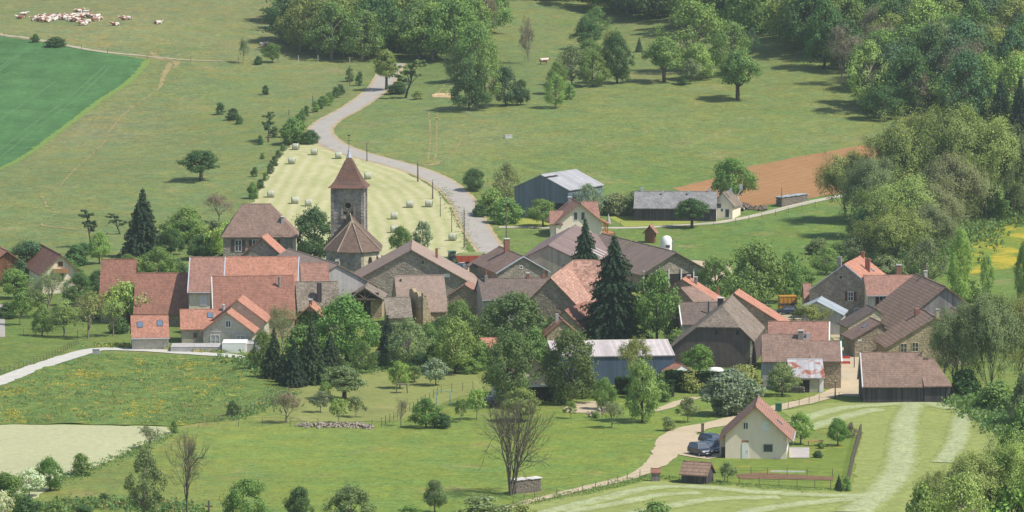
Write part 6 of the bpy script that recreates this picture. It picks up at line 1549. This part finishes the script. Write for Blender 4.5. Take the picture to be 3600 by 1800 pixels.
fence([(600, 1073), (660, 1070), (730, 1072), (800, 1072)], 5, 1.2, 'few thin posts left of the stone heap')
fence([(935, 1078), (960, 1073), (1000, 1052), (1060, 1020), (1110, 990), (1190, 980)], 2.6, 1.2, 'post fence running up from the stone heap through the gardens')
fence([(1560, 571), (1640, 576), (1740, 576), (1850, 562), (1950, 543), (2050, 521)], 5, 1.2, 'post fence below the pale field track')
fence([(10, 95), (140, 115), (270, 136), (370, 150), (480, 154), (600, 158), (700, 158)], 9, 1.4, 'widely spaced post fence along the far farm track', rad=.07)
fence([(700, 156), (800, 158), (880, 164)], 6, 1.8, 'concrete post fence at the foot of the middle wood', mat='concrete', rad=.08)
fence([(650, 480), (690, 420), (720, 375)], 6, 1.2, 'old fence in the hedge left of the hay field')
fence([(1240, 450), (1215, 470)], 4, 1.2, 'short fence by the roadside bushes')
# --- log stacks, heaps
LOGE = plain('cut_log_ends', (.21, .18, .15), .95, var=.65, scale=9)
def logs(name, label, a, b, h, d=1.1, cover=None, full=True):
    p, q = v2(at(*a)), v2(at(*b)); r = empty(name, (p.x, p.y, tz(p.x, p.y)), math.atan2(q.y-p.y, q.x-p.x), label, 'log stack'); L = (q-p).length; m = MB(); rn_ = random.Random(label); z = .1; row = 0; rr = .105 if L < 9 else .16
    while z < h:
        x = rr+(rr if row % 2 else 0)
        while x < L-rr:
            q_ = rr*rn_.uniform(.75, 1.08); m.tube([(x, -rn_.uniform(0, .07), z), (x, d, z)], q_, 6); x += rr*2
        z += rr*1.8; row += 1
    m.build('logs', LOGE, r)
    if cover:
        m = MB(); k = 10; top = [(L*i/k, h+.1+rn_.uniform(-.06, .08)) for i in range(k+1)]
        for (x0, z0), (x1, z1) in zip(top[:-1], top[1:]): m.prism([(x0-.02, -.2, z0), (x1, -.2, z1), (x1, d+.15, z1+.05), (x0-.02, d+.15, z0+.05)], (0, 0, -.06))
        m.build('cover', M[cover], r)
logs('log_stack', 'stack of firewood with a pale sheet on top beside the large leafless tree', (1812, 1738), (1905, 1726), 1.7, cover='concrete')
logs('log_stack', 'long covered wood stack along the field track below the ploughed field', (2748, 728), (2842, 704), 1.9, 1.5, cover='zinc')
logs('log_stack', 'low log pile by the rusty lean-to', (2738, 1380), (2830, 1382), .9)
def heap(name, label, ptsF, n, r0, mat, cat, spread=.8):
    P = [v2(atF(x, y)) for x, y in ptsF]; P = crom(P, .5); c = P[len(P)//2]; r = empty(name, (c.x, c.y, tz(c.x, c.y)), 0, label, cat); m = MB(); rn_ = random.Random(label)
    for i in range(n):
        p = rn_.choice(P); x, y = p.x-c.x+rn_.gauss(0, .3), p.y-c.y+rn_.gauss(0, spread); q = rn_.uniform(.5, 1.3)*r0; zb = tz(p.x, p.y)-r.location.z+max(0, .55-abs(y-(p.y-c.y))*.5)*rn_.random()
        a = Vector((rn_.uniform(-1, 1), rn_.uniform(-1, 1), rn_.uniform(-1, 1))).normalized(); b = a.orthogonal().normalized(); d = a.cross(b); o = Vector((x, y, zb+q*.4)); m.obox(o, a, b, d, -q, q, -q*.7, q*.7, -q*.6, q*.6)
    m.build('stones', M[mat], r)
ST = plain('broken_tile_stone', alb(178, 166, 148), .95, var=.3, scale=2); M['heapst'] = ST
heap('stone_heap', 'long low heap of pinkish rubble stones in the meadow', [(798, 1072), (830, 1074), (870, 1073), (900, 1073), (930, 1078)], 420, .17, 'heapst', 'stone heap')
heap('stone_heap', 'small separate stone pile left of the long rubble heap', [(764, 1073), (775, 1074)], 40, .2, 'heapst', 'stone heap', .4)
heap('rock_garden', 'pale boulders on the slope below the patio', [(1490, 1050), (1510, 1040), (1530, 1036)], 30, .3, 'heapst', 'rocks', .6)
heap('rubble_heap', 'brown heap of rubbish and machinery beside the white shed gable', [(1850, 523), (1875, 525), (1920, 527)], 70, .45, 'wood', 'heap', .8)
# --- auger / elevator by the shed
def auger():
    p = at(2590, 742); r = empty('grain_elevator', p, 0, 'slanting white conveyor elevator on wheels beside the white shed gable', 'elevator'); m = MB()
    for y in (-.3, .3): m.tube([(-1.2, y, .5), (.9, y, 4.6)], .07, 5)
    for i in range(9): t = i/8; m.tube([(-1.2+2.1*t, -.3, .5+4.1*t), (-1.2+2.1*t, .3, .5+4.1*t)], .05, 4)
    m.build('conveyor', M['white'], r); m = MB(); m.box(.55, 1.15, -.4, .4, 4.5, 5.3); m.build('head', M['zincflash'], r); m = MB(); m.box(-2.2, 1.6, -.6, .6, .35, .6); m.tube([(1.2, 0, .5), (.2, 0, 3.0)], .06, 5); m.build('chassis', M['white'], r)
    for x in (-1.6, 1.1): m = MB(); m.tube([(x, -.75, .35), (x, .75, .35)], .35, 10); m.build('wheel', M['tyre'], r)
auger()
# --- garden things
def frame_thing(name, label, cat, px, py, w, h, mat, rz=0, legs=.35, r_=.05):
    p = at(px, py); r = empty(name, p, R(rz), label, cat); m = MB(); m.tube([(-w/2, 0, h), (w/2, 0, h)], r_, 5); m.build('crossbar', M[mat], r)
    for sx in (-1, 1):
        for sy in (-1, 1): m = MB(); m.tube([(sx*w/2, sy*legs, -.2), (sx*w/2, 0, h)], r_, 5); m.build('leg', M[mat], r)
M['teal'] = plain('teal_paint', (.18, .36, .32), .6)
frame_thing('swing_frame', 'pale green swing frame in the garden meadow', 'swing', 1559, 1422, 2.0, 2.0, 'teal', 5, .6)
def lookout():
    p = at(1413, 1382); r = empty('lookout_stand', p, 0, 'dark wooden lookout stand on legs under the small light tree', 'stand'); m = MB(); m.box(-.8, .8, -.6, .6, 1.3, 1.4); m.build('platform', M['post'], r)
    for x in (-.7, .7):
        for y in (-.5, .5): m = MB(); m.tube([(x*1.25, y*1.2, -.2), (x, y, 1.35)], .07, 5); m.build('leg', M['post'], r)
lookout()
def parasol():
    p = at(2139, 795); r = empty('folded_parasol', p, 0, 'folded pale parasol on the terrace of the cream house', 'parasol'); m = MB(); m.cyl(0, 0, 0, .9, .03, 6); m.build('pole', M['iron'], r); m = MB(); m.loft([[(q*math.cos(k*math.pi/5), q*math.sin(k*math.pi/5), z) for k in range(10)] for q, z in ((.5, .5), (.38, 1.2), (.15, 2.0), (.03, 2.5))]); m.build('canopy', M['grey_render'], r)
parasol()
def box_thing(name, label, cat, px, py, w, d, h, mat, rz=0):
    p = at(px, py); m = MB(); m.box(-w/2, w/2, -d/2, d/2, -.2, h); m.box(-w/2-.04, w/2+.04, -d/2-.04, d/2+.04, h, h+.07); o = m.build(name, M[mat]); o.location = p; o.rotation_euler = (0, 0, R(rz)); tag(o, label, cat); return o
box_thing('utility_box', 'grey utility box at the bend of the white gravel track', 'box', 338, 1248, 1.1, .6, .9, 'grey_render')
box_thing('post_box_stand', 'small letter box stand where the lane reaches the white house', 'box', 2470, 1522, .4, .4, 1.3, 'wood')
M['greenp'] = plain('green_plastic', (.03, .12, .07), .6)
box_thing('garden_bin', 'dark green bin near the top of the white house garden', 'bin', 2737, 1446, .9, .9, 1.1, 'greenp')
box_thing('waste_bin', 'dark bin against the left side of the white house', 'bin', 2546, 1606, .8, .7, 1.2, 'iron')
M['redp'] = plain('barrier_red', (.55, .05, .04), .5)
def barrier():
    p = at(2971, 1281); r = empty('road_barrier', p, 0, 'red and white road barrier standing in the street', 'barrier'); 
    for i, z in enumerate((.15, .55, .95)): m = MB(); m.box(-.8, .8, -.04, .04, z, z+.35); m.build('board', M[('redp', 'white', 'redp')[i]], r)
    for x in (-.7, .7): m = MB(); m.box(x-.05, x+.05, -.3, .3, -.05, .15); m.build('foot', M['iron'], r)
barrier()
def table():
    p = at(2866, 1568); r = empty('garden_table', p, R(-6), 'wooden garden table under the light tree by the white house', 'table'); m = MB(); m.box(-1.1, 1.1, -.4, .4, .7, .77); m.build('tabletop', M['woodl'], r)
    for x in (-.95, .95):
        for y in (-.3, .3): m = MB(); m.box(x-.05, x+.05, y-.05, y+.05, -.1, .7); m.build('leg', M['woodl'], r)
table()
def bench_boards():
    p = at(2770, 1661); m = MB(); m.box(-2.3, 2.3, -.1, .1, .05, .2); o = m.build('white_plank', M['white']); o.location = p; o.rotation_euler = (0, 0, R(-4)); tag(o, 'long white plank lying in the garden grass behind the vegetable bed', 'plank')
bench_boards()
def tarp():
    p = at(2514, 1312); m = MB(); m.loft([[(q*1.4*math.cos(k*math.pi/6), q*.8*math.sin(k*math.pi/6), z) for k in range(12)] for q, z in ((1, 0), (.98, .5), (.7, .85), (.2, .95))]); o = m.build('garden_tent', M['white'], None, True); o.location = p; tag(o, 'rounded white tarpaulin between the shrubs before the dark barn', 'tarpaulin')
tarp()
def cross():
    p = at(734, 1806); r = empty('wayside_cross', p, 0, 'small wooden wayside cross at the bottom edge', 'cross'); m = MB(); m.box(-.12, .12, -.1, .1, -.5, 1.7); m.build('upright', M['post'], r); m = MB(); m.box(-.5, .5, -.08, .08, .85, 1.05); m.build('crossbeam', M['wood'], r)
cross()
box_thing('blocks_pile', 'stack of pale building blocks on the worn yard, left part', 'blocks', 2712, 1128, 2.4, 1.2, 1.1, 'stone_light', 3)
box_thing('blocks_pile', 'longer low wall of pale building blocks on the worn yard', 'blocks', 2775, 1140, 4.2, 1.0, .9, 'stone_light', -2)
box_thing('water_trough', 'pale grey cattle trough alone on the big hillside meadow', 'trough', 1787, 485, 1.6, .9, .6, 'concrete', 10)
box_thing('garden_gate', 'dark green hedge gate closing the small green plot by the street', 'gate', 2985, 1222, 2.6, .3, 1.3, 'greenp')
def hedge(name, label, a, b, h, d=1.2, n=900, tone=(.03, .07, .022)):
    p, q = v2(atF(*a)), v2(atF(*b)); L = (q-p).length; r = empty(name, (p.x, p.y, tz(p.x, p.y)), math.atan2(q.y-p.y, q.x-p.x), label, 'hedge')
    C = RS.uniform(0, 1, (n, 3))*np.array([L, d, h]); f = RS.randint(0, 3, n); C[f == 0, 2] = h+RS.normal(size=(f == 0).sum())*.05; C[f == 1, 1] = RS.normal(size=(f == 1).sum())*.06
    N = RS.normal(size=(n, 3))*.6; N[f == 0, 2] += 1; N[f == 1, 1] -= 1; me = quads_mesh('foliage', C, N, np.full(n, .3)); o = bpy.data.objects.new('foliage', me); COL.objects.link(o); o.parent = r; o.color = (*tone, 1)
    m = MB(); m.box(.15, L-.15, .2, d-.2, -.2, h-.15); m.build('stems', M['dark'], r)
hedge('clipped_hedge', 'long clipped dark hedge behind the layered bright tree', (1545, 992), (1690, 1000), 2.4, 1.5, 2600)
hedge('clipped_hedge', 'taller clipped dark hedge left of the silvery willow', (1672, 985), (1810, 990), 3.0, 1.6, 3000, (.022, .055, .018))
# --- rough ground cover and long grass as uncountable stuff
def cover(name, poly, n, hh, cols, seed, sz=.35, label='', lines=None, width=1.5):
    rs = np.random.RandomState(seed); W = [atF(x, y) for x, y in poly]; pts = []
    if lines:
        Q = resample([v2(w_) for w_ in W], .5)
        for i in range(n): q = Q[rs.randint(len(Q))]; pts.append((q.x+rs.normal()*width, q.y+rs.normal()*width))
    else:
        WP = [(p.x, p.y) for p in W]; x0, x1 = min(p[0] for p in WP), max(p[0] for p in WP); y0, y1 = min(p[1] for p in WP), max(p[1] for p in WP)
        while len(pts) < n:
            x, y = rs.uniform(x0, x1), rs.uniform(y0, y1)
            if inpoly(x, y, WP) and noise.noise(Vector((x*.22, y*.16, seed))) > -.25: pts.append((x, y))
    C = []; 
    for x, y in pts: C.append((x, y, tz(x, y)))
    C = np.array(C); m = 7; P = np.repeat(C, m, 0)+rs.normal(size=(n*m, 3))*np.array([.28, .28, 0]); P[:, 2] += rs.uniform(.02, 1, n*m)*hh
    N = rs.normal(size=(n*m, 3)); N[:, 2] *= .5; me = quads_mesh(name, P, N, sz)
    ci = rs.choice(len(cols), n, p=[c[3] for c in cols])
    if name == 'rough_herbs':
        nz = np.array([noise.noise(Vector((x*.16, y*.09, 4))) for x, y in pts]); u = rs.rand(n); ci = np.where((nz > .22) & (u < .55), 3, np.where((nz < -.25) & (u < .35), 4, np.where(ci == 3, 0, ci)))
    ci = np.repeat(ci, m); A = np.ones((n*m, 4)); A[:, :3] = np.array([c[:3] for c in cols])[ci]; A = np.repeat(A, 4, 0)
    ca_ = me.color_attributes.new('leafcol', 'FLOAT_COLOR', 'POINT'); ca_.data.foreach_set('color', A.ravel()); me.materials.clear(); me.materials.append(bpy.data.materials['distant_foliage'])
    o = bpy.data.objects.new(name, me); COL.objects.link(o); o['kind'] = 'stuff'; tag(o, label, 'vegetation')
g1 = alb(146, 176, 108); g2 = alb(170, 190, 116); g3 = alb(128, 166, 110); yl = alb(240, 214, 92); tn = alb(200, 182, 130)
cover('rough_herbs', [(0, 974), (120, 928), (240, 893), (360, 896), (500, 902), (610, 910), (665, 932), (712, 965), (735, 990), (690, 1008), (600, 1038), (560, 1056), (440, 1071), (200, 1066), (0, 1065)], 4200, .20, [(*g1, .34), (*g2, .22), (*g3, .28), (*yl, .08), (*tn, .08)], 5, .17, 'tall weeds and yellow flowers covering the rough meadow')
cover('lane_grass', [(1290, 1274), (1400, 1250), (1500, 1234), (1580, 1212), (1640, 1199), (1720, 1206), (1790, 1214), (1860, 1222), (1960, 1231), (2090, 1235)], 550, .25, [(*g1, .5), (*g2, .3), (*g3, .2)], 7, .13, 'long grass along the fences of the lane and garden', lines=True, width=.8)
cover('bank_grass', [(560, 1062), (620, 1042), (690, 1013), (740, 990)], 250, .3, [(*g1, .5), (*g3, .5)], 8, .18, 'long grass under the rough meadow fence', lines=True, width=.8)
cover('field_bank', [(150, 1218), (240, 1175), (330, 1142), (385, 1112), (430, 1092)], 260, .28, [(*g1, .6), (*g3, .4)], 9, .18, 'taller grass on the bank of the pale mown field', lines=True, width=1.0)
cover('track_weeds', [(250, 872), (300, 872), (390, 873), (480, 880), (560, 886)], 350, .5, [(*g1, .4), (*g2, .4), (*yl, .2)], 10, .24, 'weeds between the gravel track and the garage', lines=True, width=1.2)
cover('roadside_growth', [(1110, 470), (1135, 510), (1158, 555), (1172, 600), (1185, 640)], 200, .2, [(*g1, .5), (*g3, .3), (*g2, .2)], 12, .15, 'rough growth between the hay field and the road', lines=True, width=.9)
cover('bottom_scrub', [(60, 1290), (150, 1275), (260, 1270), (380, 1272), (450, 1290)], 700, .6, [(*g1, .5), (*g3, .4), (*tn, .1)], 13, .28, 'scrub along the bottom left edge of the meadow', lines=True, width=2.2)
cover('garden_undergrowth', [(640, 905), (760, 945), (900, 930), (1000, 915), (1150, 918), (1250, 920), (1400, 930)], 1500, .7, [(*g1, .6), (*g3, .4)], 14, .35, 'dense undergrowth between the garden trees', lines=True, width=3.0)
cover('creek_undergrowth', [(2150, 650), (2260, 680), (2350, 640), (2410, 585), (2480, 556), (2576, 528)], 1500, 1.3, [(*g1, .6), (*g3, .4)], 15, .45, 'undergrowth below the creek wood', lines=True, width=4.0)
cover('barn_undergrowth', [(2392, 1000), (2460, 1028), (2540, 1075), (2610, 1130)], 1300, 1.1, [(*g1, .6), (*g3, .4)], 16, .35, 'undergrowth below the tall trees beside the wooden barn', lines=True, width=1.8)
# ------------------------------------------------------------ haze
hb = MB(); hb.box(-1560, 1560, -260, 4650, -1.5, 420)
hm = bpy.data.materials.new('haze_air'); hm.use_nodes = True; ht = hm.node_tree; ht.nodes.clear()
hv = ht.nodes.new('ShaderNodeVolumePrincipled'); ho = ht.nodes.new('ShaderNodeOutputMaterial')
hv.inputs['Color'].default_value = (.78, .88, 1, 1); hv.inputs['Density'].default_value = HAZE; hv.inputs['Anisotropy'].default_value = .2
ht.links.new(hv.outputs[0], ho.inputs['Volume'])
hz = hb.build('haze', hm); hz['kind'] = 'stuff'
